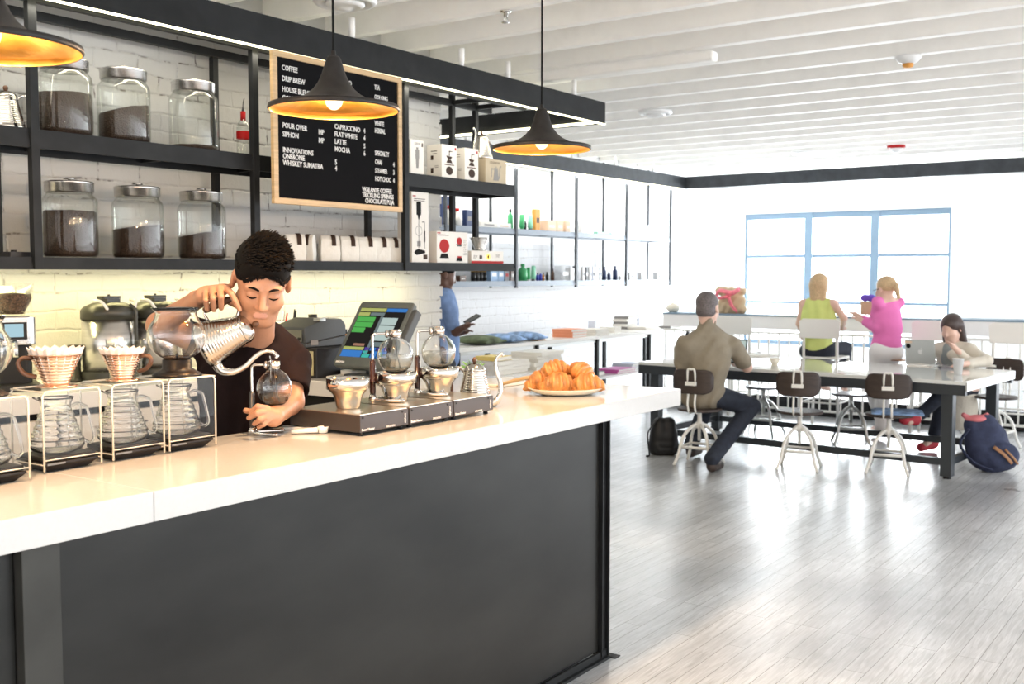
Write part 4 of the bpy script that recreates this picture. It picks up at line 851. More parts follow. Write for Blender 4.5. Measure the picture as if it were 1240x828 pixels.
# screen panel plane from its four corners in the photo, at a depth on the return
dS = (Vector((3.93, 3.42, 1.2))-EYE).dot(FWD)
q = [cp(404, 440, dS-.06), cp(476, 447, dS-.02), cp(500, 365, dS+.12), cp(430, 364, dS+.07)]
po = world_thing('touch_terminal', 'grey touch screen till terminal on the counter return', 'till', (3.93, 3.42, pz))
sa = math.radians(35); ex = (RGT*math.cos(sa)-FH*math.sin(sa)).normalized(); ey = ZUP*math.cos(sa)+(RGT*math.sin(sa)+FH*math.cos(sa))*math.sin(sa); ctr = cp(452, 404, dS+.02); T = frame(ctr, ex, ey); sw = .352; sh = .375
def rr(w, h, r=.02, n=5):
    pts = []
    for cx, cy, a0 in ((w/2-r, h/2-r, 0), (-w/2+r, h/2-r, PI/2), (-w/2+r, -h/2+r, PI), (w/2-r, -h/2+r, 1.5*PI)):
        for i in range(n+1): a = a0+PI/2*i/n; pts.append((cx+r*math.cos(a), cy+r*math.sin(a)))
    return pts
b = MB(); b.T = T; b.prism(rr(sw, sh), -.030, 0); b.prism(rr(sw*.96, sh*.96), -.055, -.0301); b.prism(rr(sw*.6, sh*.7), -.10, -.0551); bd = b.build('screen_housing', 'pos', po, bevel=.006)
sx0, sx1, sy0, sy1 = -sw*.43, sw*.43, -sh*.36, sh*.40
def patch(u0, v0, u1, v1, m, name='screen_tile', dz=.0012):
    b = MB(); b.T = T; b.box(sx0+(sx1-sx0)*u0, sx0+(sx1-sx0)*u1, sy0+(sy1-sy0)*v0, sy0+(sy1-sy0)*v1, dz-.0006, dz); return b.build(name, m, po)
for k_, c_, e_ in (('scbg', (.02, .018, .016), 1), ('scgreen', (.09, .42, .09), 1), ('scblue', (.05, .20, .55), 1), ('scyel', (.42, .45, .14), 1), ('sclight', (.45, .55, .52), 1), ('scgrey', (.16, .20, .20), 1), ('scpur', (.08, .05, .30), 1), ('scteal', (.06, .45, .38), 1), ('scred', (.35, .18, .12), 1)): M[k_] = emis(k_, c_, e_*.9)
patch(0, 0, 1, 1, 'scbg', 'screen', .0006)
for a in ((0, .92, .56, .99, 'scyel'), (.57, .92, 1, .99, 'scblue'), (.0, .83, .24, .90, 'scyel'), (.26, .84, .56, .90, 'scgrey'), (.01, .71, .40, .81, 'scgreen'), (.01, .60, .40, .70, 'scgreen'), (.01, .49, .28, .59, 'scgreen'), (.50, .05, .56, .82, 'scgrey'), (.56, .34, .88, .64, 'sclight'), (.56, .66, .88, .80, 'sclight'), (.58, .22, .80, .31, 'scgrey'), (.18, .22, .42, .27, 'scred'), (0, .14, .44, .20, 'scyel'), (0, .0, .44, .13, 'scblue'), (.46, .14, .56, .20, 'scpur'), (.58, .14, .70, .20, 'scblue'), (.72, .14, .82, .20, 'scpur'), (.46, .08, .56, .13, 'scteal'), (.46, .0, .62, .07, 'scteal'), (.64, .0, .76, .13, 'scblue'), (.78, .0, .88, .13, 'scblue')): patch(*a[:4], a[4])
b = MB(); text_mb(b, 'micros', .020, T @ Matrix.Translation((-sw*.45, -sh*.44, .0012)), bold=.02); b.build('lettering', 'white', po)
b = MB(); b.T = T; b.box(sw*.5+.001, sw*.5+.028, -.02, .15, -.05, -.005); b.build('card_reader', 'posdark', po, bevel=.006)
cb_ = ctr-ex*0; nrm = ex.cross(ey.normalized()); foot = Vector((ctr.x+.05, ctr.y+.03, pz))
b = MB(); b.tube([ctr-nrm*.08-ey.normalized()*.02, foot+ZUP*.05, foot+ZUP*.018], [.035, .045, .05], 16, sub=3); b.build('neck', 'posdark', po); b = MB(); b.T = Matrix.Translation(foot); b.rbox(-.13, .13, -.11, .11, 0, .02, .03); b.build('foot', 'posdark', po, bevel=.004)
# receipt printer on an olive-faced cash drawer box
dx0, dy0 = 3.70, 3.80
c = world_thing('cash_drawer', 'black cash drawer with olive steel face under the receipt printer', 'cash drawer', (3.85, 4.0, pz)); B(3.70, 4.02, 3.78, 4.24, pz, pz+.145).build('drawer_case', 'black', c, bevel=.004); B(3.692, 3.699, 3.80, 4.22, pz+.014, pz+.132).build('drawer_front', 'drawer', c); MB().cyl((3.692, 3.92, pz+.06), (3.68, 3.92, pz+.06), .012).build('lock', 'brushed', c)
c = world_thing('receipt_printer', 'dark grey receipt printer on top of the cash drawer', 'printer', (3.85, 3.97, pz+.146))
z0_ = pz+.1465
def side(pts, y0_, y1_, m, nm, bv=.004):
    k_ = len(pts); vs = [(x, y0_, z) for x, z in pts]+[(x, y1_, z) for x, z in pts]; return MB().add(vs, [tuple(range(k_)), tuple(range(k_, 2*k_))[::-1]]+[(i+1 if i+1 < k_ else 0, i, k_+i, k_+(i+1) % k_) for i in range(k_)]).build(nm, m, c, bevel=bv)
side([(3.71, z0_), (3.99, z0_), (3.99, z0_+.05), (3.71, z0_+.02)], 3.86, 4.10, 'posdark', 'lower_case'); side([(3.71, z0_+.021), (3.99, z0_+.051), (3.99, z0_+.105), (3.96, z0_+.135), (3.86, z0_+.140), (3.705, z0_+.098), (3.70, z0_+.09)], 3.862, 4.098, 'posdark', 'upper_cover')
B(3.6975, 3.7, 3.88, 4.08, z0_+.03, z0_+.085).build('front_plate', 'posgrey', c); b = MB(); b.box(3.74, 3.79, 3.8585, 3.8605, z0_+.01, z0_+.035); b.build('rating_label', 'inkgrey', c); b = MB(); b.box(3.80, 3.84, 3.855, 3.90, z0_+.128, z0_+.141); b.build('latch', 'alu', c); b = MB(); b.box(3.696, 3.6972, 3.885, 3.905, z0_+.035, z0_+.05); b.build('button', 'black', c)
for i, (px, y, h_, r_, lb) in enumerate(((379, 4.45, .25, .062, 'large amber syrup bottle with black cap behind the receipt printer'), (401, 4.3, .21, .030, 'small amber bottle with black cap between printer and till'), (417, 4.16, .175, .026, 'small dark-capped bottle just left of the till screen'))):
    x = bx(px, 400, y); bt = thing('syrup_bottle', lb, 'bottle', (x, y, pz), 0, 'syrup bottles behind the till'); H_ = h_+.03
    MB().lathe([(0, 0), (r_*.96, 0), (r_, .006), (r_, H_*.45), (r_*.95, H_*.58), (r_*.6, H_*.72), (r_*.25+.006, H_*.80), (r_*.25+.005, H_*.88), (0, H_*.88)], 32).build('glass_body', 'amber', bt); MB().lathe([(0, H_*.882), (r_*.25+.010, H_*.882), (r_*.25+.010, H_), (0, H_)], 24).build('cap', 'black', bt); MB().shell([(r_*1.01, H_*.15), (r_*1.015, H_*.16), (r_*1.015, H_*.40), (r_*1.01, H_*.41)], n=32).build('label_band', 'card', bt)
x = bx(352, 400, 4.45); c = world_thing('utensil_bin', 'white bin holding pens behind the barista shoulder', 'bin', (x, 4.5, pz)); B(x-.05, x+.10, 4.42, 4.56, pz, pz+.24).build('bin_body', 'white', c, bevel=.004)
for i, (dx, h_, m_) in enumerate(((-.02, .30, 'white'), (.012, .29, 'red'), (.07, .31, 'black'), (.08, .30, 'black'))): tag(MB().cyl((x+dx, 4.5, pz+.2405), (x+dx+.01, 4.5, pz+h_), .0045, n=10).build('pen', m_), ('white pen at the left of the white bin', 'red pen standing in the white bin', 'thick black marker in the white bin', 'black marker leaning at the right of the white bin')[i], 'pen', 'pens in the white bin')
# papers by the till
for i, (px, py, a_, w_, lb, m_) in enumerate(((414, 459, .2, .20, 'white paper pad lying at the edge under the till', 'paper'), (424, 456, .5, .15, 'stack of slips and cards on the pad under the till', 'paper'))):
    p = on(px, py, z=pz); o = world_thing('paper_pad', lb, 'paper', (p.x, p.y, pz+.012*i)); b = MB(); b.T = Matrix.Translation((p.x+.06, p.y, pz+.012*i)) @ Matrix.Rotation(a_, 4, 'Z'); b.box(-.06, .06, -w_/2, w_/2, 0, .011 if i == 0 else .02); b.build('sheets', m_, o)
    if i: b = MB(); b.T = Matrix.Translation((p.x+.06, p.y-.02, pz+.033)) @ Matrix.Rotation(a_, 4, 'Z'); b.box(-.045, .045, -.07, .03, 0, .003); b.build('cover_card', 'orange', o)
# ================================================================== people
def rot(axis, deg): return Matrix.Rotation(math.radians(deg), 3, axis)
def head_frame(C, yaw=0, pitch=0, roll=0, s=1., face=None):
    """face: horizontal direction the face looks along (default towards the viewer)"""
    f = (-FH if face is None else Vector(face)).normalized(); z = ZUP; x = f.cross(z)*1.0
    x = f.cross(z); Bm = Matrix((x, f, z)).transposed()
    side = x
    R = rot(f, roll) @ rot(x, -pitch) @ rot(z, yaw) @ Bm
    return (lambda a, b, c: Vector(C)+R @ (Vector((a, b, c))*s)), R
def head_prims(H, R, s=1., detail=True):
    E_ = lambda c, r, k=.02, rr=None: ('e', tuple(H(*c)), tuple(q*s for q in r), (R if rr is None else R @ rr), k*s)
    Cc = lambda a, b, ra, rb, k=.015: ('c', tuple(H(*a)), tuple(H(*b)), ra*s, rb*s, k*s)
    P = [E_((0, -.014, .035), (.077, .096, .088)), E_((0, .022, -.030), (.062, .068, .080)), Cc((-.022, .056, -.094), (.022, .056, -.094), .021, .021, .025),
         Cc((.050, .0, -.060), (.022, .052, -.092), .020, .018, .025), Cc((-.050, .0, -.060), (-.022, .052, -.092), .020, .018, .025), E_((.038, .054, -.028), (.027, .024, .028)), E_((-.038, .054, -.028), (.027, .024, .028))]
    if detail:
        P += [Cc((.012, .083, .024), (.045, .070, .022), .010, .010, .012), Cc((-.012, .083, .024), (-.045, .070, .022), .010, .010, .012)]
        for q in (1, -1): P += [('-'+E_((q*.031, .094, .002), (.019, .012, .012), .010)[0],)+E_((q*.031, .094, .002), (.019, .012, .012), .010)[1:], E_((q*.031, .073, .001), (.016, .013, .011), .006)]
        P += [Cc((0, .087, .012), (0, .103, -.028), .0075, .0115, .010), E_((.0125, .093, -.033), (.0075, .009, .0065), .006), E_((-.0125, .093, -.033), (.0075, .009, .0065), .006),
              Cc((-.018, .080, -.0575), (.018, .080, -.0575), .0058, .0058, .006), Cc((-.015, .080, -.0665), (.015, .080, -.0665), .0066, .0066, .006), Cc((-.006, .083, -.058), (.006, .083, -.058), .006, .006, .004)]
        P += [('-c', tuple(H(-.020, .090, -.0618)), tuple(H(.020, .090, -.0618)), .0022*s, .0022*s, .003*s)]
    else: P += [Cc((0, .085, .010), (0, .098, -.025), .008, .012, .012), Cc((-.015, .078, -.06), (.015, .078, -.06), .008, .008, .01)]
    for q in (1, -1): P += [E_((q*.080, -.012, -.004), (.009, .019, .031), .008, rot(ZUP, q*-18)), ('-'+'e', tuple(H(q*.090, -.006, .002)), (.006*s, .009*s, .015*s), R, .006*s)]
    return P
def hand_prims(wr, pts, palm_r=.026, fr=.0085):
    """wrist, then chains of joints: each finger a chain rooted in the palm"""
    P = []
    for ch, sc_ in pts:
        for i in range(len(ch)-1): P.append(cap(ch[i], ch[i+1], fr*sc_*(1.12-.10*i), fr*sc_*(1.02-.10*i), .004))
    return P

# ---------------------------------------------------------------- barista
hs = 1.07
HC = cp(316.5, 342, 3.36); H, HR = head_frame(HC, yaw=9, pitch=-24, roll=0, s=hs)
H, HR = head_frame(HC, 0, 0, 0, hs)
HR = rot(FH, 15) @ rot(RGT, 26) @ rot(ZUP, 21) @ Matrix((-RGT, -FH, ZUP)).transposed(); H = lambda a, b, c: Vector(HC)+HR @ (Vector((a, b, c))*hs)
bar = world_thing('person', 'person in a dark T-shirt leaning over the counter and pouring from a steel kettle', 'person', (cp(300, 560, 3.75).x, cp(300, 560, 3.75).y, 0))
nb = cp(308, 412, 3.55); SL = cp(348, 437, 3.62); SR = cp(266, 417, 3.62); CH = cp(306, 455, 3.64); PV = cp(296, 545, 3.74)
EL = cp(352, 486, 3.52); WL = cp(331, 505, 3.345); ER = cp(194, 394, 3.52); WR = cp(238, 363, 3.37)
pr = head_prims(H, HR, hs)
pr += [cap(H(0, -.03, -.06), nb, .054, .060, .03), cap(H(0, .0, -.085), nb-FH*.02, .045, .058, .03)]
pr += [cap(SL, SR, .055, .055, .05), ell(CH, (.155, .105, .19), Matrix((RGT, FH, ZUP)).transposed(), .05), cap(CH, PV, .12, .135, .06), ell(PV, (.16, .12, .12), Matrix((RGT, FH, ZUP)).transposed(), .05)]
fl = [PV+RGT*.09, PV-RGT*.09]
for s_ in (1, -1):
    hp = PV+RGT*.085*s_; kn = Vector((hp.x, hp.y, .50))-FH*.04; an = Vector((hp.x, hp.y, .09))+FH*.02
    pr += [cap(hp, kn, .082, .055, .03), cap(kn, an, .054, .038, .02), cap(an-ZUP*.04, an-FH*.16-ZUP*.055, .036, .032, .02)]
pr += [cap(SL, EL, .052, .043, .02), cap(EL, WL, .042, .029, .015), cap(SR, ER, .052, .043, .02), cap(ER, WR, .043, .028, .015)]
# his left hand round the siphon pole
pm = [cp(322, 500, 3.315), cp(326, 506, 3.325)]
pr += [cap(WL, pm[0], .027, .021, .012), cap(WL, pm[1], .025, .020, .012), cap(pm[0], cp(322, 508, 3.305), .020, .018, .012)]
pr += hand_prims(WL, [([cp(323, 494, 3.31), cp(312, 492, 3.275), cp(304, 499, 3.285)], 1.05), ([cp(322, 499, 3.30), cp(311, 500, 3.262), cp(301.5, 506, 3.278)], 1.08), ([cp(323, 505, 3.30), cp(315, 508, 3.265), cp(308, 513, 3.285)], 1.0), ([cp(325, 510, 3.305), cp(319, 514, 3.28), cp(313, 517.5, 3.295)], .85), ([cp(322, 500, 3.33), cp(308, 499, 3.35), cp(297.5, 497, 3.335)], 1.15)])
# his right hand over the kettle grip
pk = [cp(246, 358, 3.335), cp(268, 352, 3.315)]
pr += [cap(WR, pk[0], .027, .024, .012), cap(pk[0], pk[1], .022, .019, .015), cap(cp(250, 352, 3.345), cp(272, 349, 3.33), .016, .015, .012)]
pr += hand_prims(WR, [([cp(249, 353, 3.315), cp(249, 363, 3.275), cp(251, 375, 3.300)], 1.0), ([cp(257, 350, 3.312), cp(258, 361, 3.268), cp(259, 375, 3.297)], 1.1), ([cp(266, 348, 3.310), cp(267.5, 359, 3.266), cp(268, 373, 3.293)], 1.1), ([cp(274, 349, 3.310), cp(281, 356, 3.275), cp(285, 364, 3.275), cp(290.5, 375, 3.285)], 1.1), ([cp(262, 358, 3.345), cp(280, 366, 3.345), cp(290, 372, 3.335)], 1.2)])
lips_c = H(0, .084, -.062)
def lipfn(c):
    q = (c-np.array(H(0, .083, -.062)))@np.array(HR)/hs
    return ((np.abs(q[:, 0]) < .022-np.abs(q[:, 2])*.6) & (np.abs(q[:, 2]) < .0105) & (q[:, 1] > -.010) & (q[:, 1] < .03))*1
body = blobs('body', pr, .004, ['skin', 'lip'], bar, matfn=lipfn, smooth=1)
RB = Matrix((RGT, FH, ZUP)).transposed()
# shirt
mid = SR.lerp(ER, .50); midL = SL.lerp(EL, .70)
sh = [ell(CH+FH*.0, (.178, .125, .205), RB, .05), cap(SL-ZUP*.012, SR-ZUP*.012, .068, .068, .05), cap(CH, PV, .142, .158, .07), cap(SR, mid, .068, .066, .03), cap(SL, midL, .068, .064, .03), cap(nb-ZUP*.03+FH*.015, nb-ZUP*.05, .085, .09, .04), ell(PV+ZUP*.02, (.178, .14, .13), RB, .05)]
sh += [('-c', tuple(nb+ZUP*.0-FH*.02), tuple(nb+ZUP*.2-FH*.02), .062, .08, .008), ('-c', tuple(mid+(mid-SR).normalized()*.068), tuple(mid+(mid-SR).normalized()*.14), .085, .085, .006), ('-c', tuple(midL+(midL-SL).normalized()*.064), tuple(midL+(midL-SL).normalized()*.14), .08, .08, .006)]
fold = lambda X, Y, Z: .0035*np.sin(26*Z+18*X+9*np.sin(14*Y+8*Z))*np.sin(17*(X-Y)+5*Z)
blobs('t_shirt', sh, .006, 'shirtdark', bar, smooth=1, disp=fold)
tr = []
for s_ in (1, -1):
    hp = PV+RGT*.085*s_; kn = Vector((hp.x, hp.y, .50))-FH*.04; an = Vector((hp.x, hp.y, .09))+FH*.02; tr += [cap(hp, kn, .095, .068, .03), cap(kn, an, .066, .056, .02)]
tr += [ell(PV-ZUP*.02, (.172, .135, .12), RB, .05)]
blobs('trousers', tr, .009, 'denim', bar)
for s_ in (1, -1):
    hp = PV+RGT*.085*s_; an = Vector((hp.x, hp.y, .05))+FH*.02; blobs('shoe', [cap(an, an-FH*.17-ZUP*.004, .046, .040, .02), cap(an+ZUP*.03, an+ZUP*.01-FH*.04, .048, .045, .02)], .007, 'black', bar)
# hair: cropped sides, longer brushed-up top
hp_ = [('e', tuple(H(0, -.016, .044)), (.0805*hs, .0985*hs, .086*hs), HR, .01), ('e', tuple(H(0, .010, .092)), (.068*hs, .082*hs, .046*hs), HR, .03),
       ('-e', tuple(H(0, .085, -.012)), (.066*hs, .066*hs, .078*hs), HR, .016), ('-c', tuple(H(-.2, -.03, -.115)), tuple(H(.2, -.03, -.115)), .095*hs, .095*hs, .012), ('-c', tuple(H(-.2, .085, -.062)), tuple(H(.2, .085, -.062)), .088*hs, .088*hs, .012)]
hair = blobs('hair', hp_, .004, 'hairblack', bar)
rn = random.Random(5); sp = MB()
for i in range(1900):
    u = rn.uniform(-1, 1); v = rn.uniform(-1, 1.08)
    if u*u+v*v > 1.1: continue
    x, y = u*.077, v*.090+.006
    zz = .044+.086*math.sqrt(max(0, 1-(x/.0805)**2-((y+.016)/.0985)**2)) if (x/.0805)**2+((y+.016)/.0985)**2 < 1 else .05
    zt_ = .092+.046*math.sqrt(max(0, 1-(x/.068)**2-((y-.010)/.082)**2)) if (x/.068)**2+((y-.010)/.082)**2 < 1 else 0
    if zz == .05 and zt_ == 0: continue
    z = max(zz if zz != .05 else 0, zt_)-.005
    if z < .062 and y > .03: continue
    d = Vector((-.35+u*.35+rn.uniform(-.16, .16), .55+v*.45+rn.uniform(-.16, .16), .95-abs(u)*.35)).normalized(); L_ = rn.uniform(.018, .040)*(1-.55*abs(u)**2)*(1-.35*max(v, 0))
    a = Vector((x, y, z)); sp.tube([H(*a), H(*(a+d*L_*.55)), H(*(a+d*L_+Vector((-.003, .002, -.002))))], [.0046, .0034, .0004], 4)
for i in range(900):
    a_ = rn.uniform(-2.2, 2.2); e_ = rn.uniform(.28, 1.0); c_ = math.cos(e_); n_ = Vector((math.sin(a_)*c_, math.cos(a_)*c_, math.sin(e_))); p_ = Vector((n_.x*.0795, -.016+n_.y*.0975, .044+n_.z*.085))
    if p_.z < (.066 if abs(a_) < .75 else .056): continue
    L_ = rn.uniform(.010, .020)*(1 if abs(a_) < .9 else .45); d = (n_*.7+Vector((-.25+rn.uniform(-.15, .15), .1, .7 if abs(a_) < .9 else -.4))).normalized()
    sp.tube([H(*p_), H(*(p_+d*L_*.55)), H(*(p_+d*L_))], [.0042, .0030, .0004], 4)
for i in range(420):
    a_ = rn.uniform(-1.25, 1.25); e_ = -.1
    while e_ < 1.1:
        c_ = math.cos(e_); n_ = Vector((math.sin(a_)*c_, math.cos(a_)*c_, math.sin(e_))); p_ = Vector((n_.x*.0795, -.016+n_.y*.0975, .044+n_.z*.085))
        if ((p_.x/.066)**2+((p_.y-.085)/.066)**2+((p_.z+.012)/.078)**2) > 1.02 and math.hypot(p_.y-.085, p_.z+.062) > .089: break
        e_ += .02
    p_ += Vector((0, 0, rn.uniform(.0, .006))); L_ = rn.uniform(.006, .015)*(1 if abs(a_) < .8 else .6); d = (n_*.45+Vector((-.25+rn.uniform(-.35, .35), 0, -.75))).normalized()
    sp.tube([H(*p_), H(*(p_+d*L_*.55)), H(*(p_+d*L_))], [.0032, .0022, .0003], 4)
sp.build('hair_tufts', 'hairblack', hair)
bw = MB()
for q in (1, -1): bw.tube([H(q*.014, .0925, .0235), H(q*.030, .0885, .0285), H(q*.047, .0750, .0225)], [.0036, .0044, .0020], 8, sub=4, flat=.8)
bw.build('eyebrow', 'hairblack', bar)
ey_ = MB()
for q in (1, -1): ey_.tube([H(q*.0175, .0835, -.0035), H(q*.031, .0868, -.0055), H(q*.0445, .0805, -.0035)], [.0010, .0028, .0010], 8, sub=4)
ey_.build('eyelashes', 'hairblack', bar)
# the kettle in his hand
kt = make_kettle('ribbed steel kettle tilted in the hand of the barista, pouring', True); Zk = (RGT*.918+UP*.396).normalized(); Xk = (RGT*.396-UP*.918).normalized(); Yk = Zk.cross(Xk)
T = Matrix((Xk, Yk, Zk)).transposed().to_4x4() @ Matrix.Diagonal((1.06, 1.06, 1.07, 1)); T.translation = cp(247, 419, 3.335); kt.matrix_world = T
tag(MB().tube([cp(327, 431, 3.335), cp(328, 437, 3.325), cp(328, 470, 3.318)], [.0022, .0018, .0012], 8).build('water_stream', 'globe'), 'thin stream of water falling from the kettle spout into the siphon bulb', 'water')

# ---------------------------------------------------------------- furniture by the window
def make_stool(label, back=True, m='whitemetal'):
    s = thing('swivel_stool', label, 'stool', (0, 0, 0))
    for i in range(4):
        a = PI/4+i*PI/2; c_, n_ = math.cos(a), math.sin(a)
        MB().tube([(c_*.02, n_*.02, .34), (c_*.07, n_*.07, .315), (c_*.135, n_*.135, .25), (c_*.165, n_*.165, .17), (c_*.185, n_*.185, .09), (c_*.225, n_*.225, .004)], .0135, 8, sub=4).build('leg', m, s)
    b = MB(); b.tube([(.168*math.cos(PI/4+i*PI/2), .168*math.sin(PI/4+i*PI/2), .155) for i in range(4)], .0125, 8, closed=True); b.build('brace', m, s)
    MB().lathe([(0, .20), (.014, .20), (.014, .30), (.032, .305), (.034, .35), (.02, .36), (.016, .44), (.05, .446), (.05, .452), (0, .452)], 18).build('column', m, s)
    pts = []
    for i in range(28): a = 2*PI*i/28; r = .18*(1+.05*math.cos(2*a)); pts.append((r*math.cos(a)*.96, r*math.sin(a)*1.06))
    MB().prism(pts, .4525, .475).build('seat', 'dkwood' if back else 'seat', s, bevel=.006)
    if back:
        # back at -X
        b = MB(); b.tube([(-.08, .03, .445), (-.16, .03, .45), (-.20, .03, .52), (-.185, .03, .62), (-.205, .03, .79), (-.206, .0, .805), (-.205, -.03, .79), (-.185, -.03, .62), (-.20, -.03, .52), (-.16, -.03, .45), (-.08, -.03, .445)], .0085, 8, sub=4); b.box(-.222, -.19, -.045, .045, .675, .705); b.build('back_bracket', m, s)
        vs = []; fs = []; n = 12; R0 = .36
        rowz = [(.605, .6), (.62, .85), (.66, 1), (.75, 1), (.79, .88), (.802, .66)]
        for t_ in (0, .012):
            for z, wd in rowz:
                for i in range(n+1): a = (i/n-.5)*2*wd*.50; vs.append((-.19+R0-(R0+t_)*math.cos(a)+0*z-.0, (R0)*math.sin(a), z))
        k_ = n+1; nr = len(rowz); o_ = nr*k_
        for r_ in range(nr-1):
            for i in range(n): a, b2, c2, d2 = r_*k_+i, r_*k_+i+1, (r_+1)*k_+i+1, (r_+1)*k_+i; fs += [(a, b2, c2, d2), (o_+d2, o_+c2, o_+b2, o_+a)]
        for i in range(n): fs += [(i+1, i, o_+i, o_+i+1), ((nr-1)*k_+i, (nr-1)*k_+i+1, o_+(nr-1)*k_+i+1, o_+(nr-1)*k_+i)]
        for r_ in range(nr-1): fs += [(r_*k_, (r_+1)*k_, o_+(r_+1)*k_, o_+r_*k_), ((r_+1)*k_+n, r_*k_+n, o_+r_*k_+n, o_+(r_+1)*k_+n)]
        MB().add(vs, fs, True).build('backrest', 'dkwood', s)
    return s
st1 = make_stool('white metal swivel stool with wooden back, carrying the seated person in khaki'); st1.location = (8.06, 3.80, 0); st1.rotation_euler = (0, 0, math.radians(5))
st2 = dup(st1, (8.36, 3.06, 0), math.radians(14), 'empty white metal swivel stool with wooden back, middle of the near side of the table'); st3 = dup(st1, (8.60, 2.42, 0), math.radians(12), 'white metal swivel stool with wooden back nearest the right table leg')
st6 = dup(st1, (10.38, 1.98, 0), math.radians(165), 'white metal swivel stool under the seated person in the cardigan')
st4 = make_stool('backless grey swivel stool on the far side of the table, left one', False, 'alu'); st4.location = (9.98, 4.02, 0); st5 = dup(st4, (9.86, 3.12, 0), .4, 'backless grey swivel stool on the far side of the table, right one')
for s_ in (st1, st2, st3, st6): s_['group'] = 'swivel stools with backs round the long table'
st4['group'] = st5['group'] = 'backless stools behind the long table'
# long table
tb = thing('long_table', 'long communal table with pale top and dark steel legs', 'table', (8.52, 1.84, 0), math.radians(-4.6)); TL, TD = 2.92, 1.28
# local: x away from the room, y along
MB().box(0, TD, 0, TL, .735, .762).build('table_top', 'tabletop', tb, bevel=.003)
a = MB(); a.box(.0, .05, .002, TL, .655, .734); a.box(TD-.05, TD, .002, TL, .655, .734); a.box(.051, TD-.051, .60, .64, .66, .734); a.box(.051, TD-.051, TL-.64, TL-.60, .66, .734); a.build('apron', 'tablesteel', tb, bevel=.002)
a = MB(); a.box(.0, TD, -.012, .001, .69, .758); a.build('end_trim', 'alu', tb); 
for x, y in ((.03, .10), (TD-.12, .10), (.03, TL-.2), (TD-.12, TL-.2)):
    b = MB(); b.box(x, x+.085, y, y+.085, .02, .654); b.build('leg', 'tablesteel', tb, bevel=.002); 
b = MB(); b.box(.05, .10, .186, TL-.205, .10, .155); b.box(TD-.10, TD-.05, .186, TL-.205, .10, .155); b.box(.116, TD-.122, .12, .16, .10, .155); b.box(.116, TD-.122, TL-.18, TL-.14, .10, .155); b.build('foot_rail', 'tablesteel', tb)
b = MB(); [b.cyl((x+.042, y+.042, 0), (x+.042, y+.042, .0199), .03) for x, y in ((.03, .10), (TD-.12, .10), (.03, TL-.2), (TD-.12, TL-.2))]; b.build('caster', 'black', tb)
TT = .7625
def tt(px, py): return on(px, py, z=TT)

def person(label, loc): return world_thing('person', label, 'person', loc)
# --- person in khaki, back to us
D0 = 8.72
kh = person('person in a khaki short sleeved shirt seated at the table, seen from behind', (8.06, 3.80, 0)); fdir = Vector((1, .03, 0)).normalized(); sd = fdir.cross(ZUP)
hc = cp(857, 374, D0); hip = Vector((8.10, 3.80, .575)); neck = cp(857, 398, D0-.02); shR = cp(887, 418, D0+.05)-ZUP*.0; shL = cp(829, 418, D0-.05); chest = hip.lerp(neck, .58)
Hk = Matrix((fdir.cross(ZUP), fdir, ZUP)).transposed(); Hk = rot(sd, -8) @ Hk; Hf = lambda a, b, c: hc+Hk @ Vector((a, b, c))*1.12
elR = cp(905, 445, D0+.20); wrR = cp(893, 441, D0+.46); elL = cp(825, 447, D0+.05); wrL = cp(845, 440, D0+.38)
kR = Vector((8.56, 3.52, .56)); kL = Vector((8.56, 3.92, .56)); fR = Vector((8.30, 3.62, .09)); fL = Vector((8.28, 3.98, .09))
hipR = hip+sd*.09; hipL = hip-sd*.09
kR = cp(910, 492, D0+.28); fR = Vector(on(862, 560, z=.08)); fR2 = Vector(on(872, 560, z=.08))
pp_ = head_prims(Hf, Hk, 1.12, False)+[cap(Hf(0, -.02, -.06), neck-ZUP*.03, .054, .06, .03), cap(shR, shL, .06, .06, .05), ell(chest, (.12, .17, .22), None, .05), cap(chest, hip, .13, .15, .05),
      cap(shR, elR, .05, .04, .02), cap(elR, wrR, .04, .028), cap(shL, elL, .05, .04, .02), cap(elL, wrL, .04, .028), cap(hipR, kR, .08, .058, .03), cap(kR, fR+ZUP*.02, .056, .042, .02), cap(hipL, kL, .08, .058, .03), cap(kL, fL, .056, .042, .02)]
for w_, e_ in ((wrR, elR), (wrL, elL)):
    dd = (w_-e_).normalized(); pp_ += [cap(w_, w_+dd*.07, .026, .03, .01)]+[cap(w_+dd*.08+sd*o, w_+dd*.15+sd*o*1.2-ZUP*.01, .009, .008, .004) for o in (-.027, -.009, .009, .027)]+[cap(w_+dd*.03, w_+dd*.08+sd*.05, .011, .009, .006)]
blobs('body', pp_, .008, 'skinpale', kh)
ksh = [cap(shR-sd*.03-ZUP*.02, shL+sd*.03-ZUP*.02, .070, .070, .05), cap(neck+ZUP*.0, shR-sd*.03, .065, .06, .04), cap(neck+ZUP*.0, shL+sd*.03, .065, .06, .04), cap(neck+ZUP*.050, neck+ZUP*.01, .066, .070, .01), ell(chest, (.145, .205, .25), Rm(0, 0, 5), .05), cap(chest-ZUP*.02, hip+ZUP*.03, .165, .175, .07), cap(shR, shR.lerp(elR, .72), .078, .068, .03), cap(shL, shL.lerp(elL, .72), .078, .068, .03), cap(neck-ZUP*.05, neck-ZUP*.02, .08, .07, .03), ell(hip, (.16, .19, .10), None, .05)]
ksh.append(('-c', tuple(neck+ZUP*.075-fdir*.0), tuple(neck+ZUP*.22), .058, .066, .004))
blobs('shirt', ksh, .009, 'khaki', kh, disp=lambda X, Y, Z: .006*np.sin(30*Z+10*Y+6*np.sin(12*Y))*np.sin(9*Y+14*Z+2))
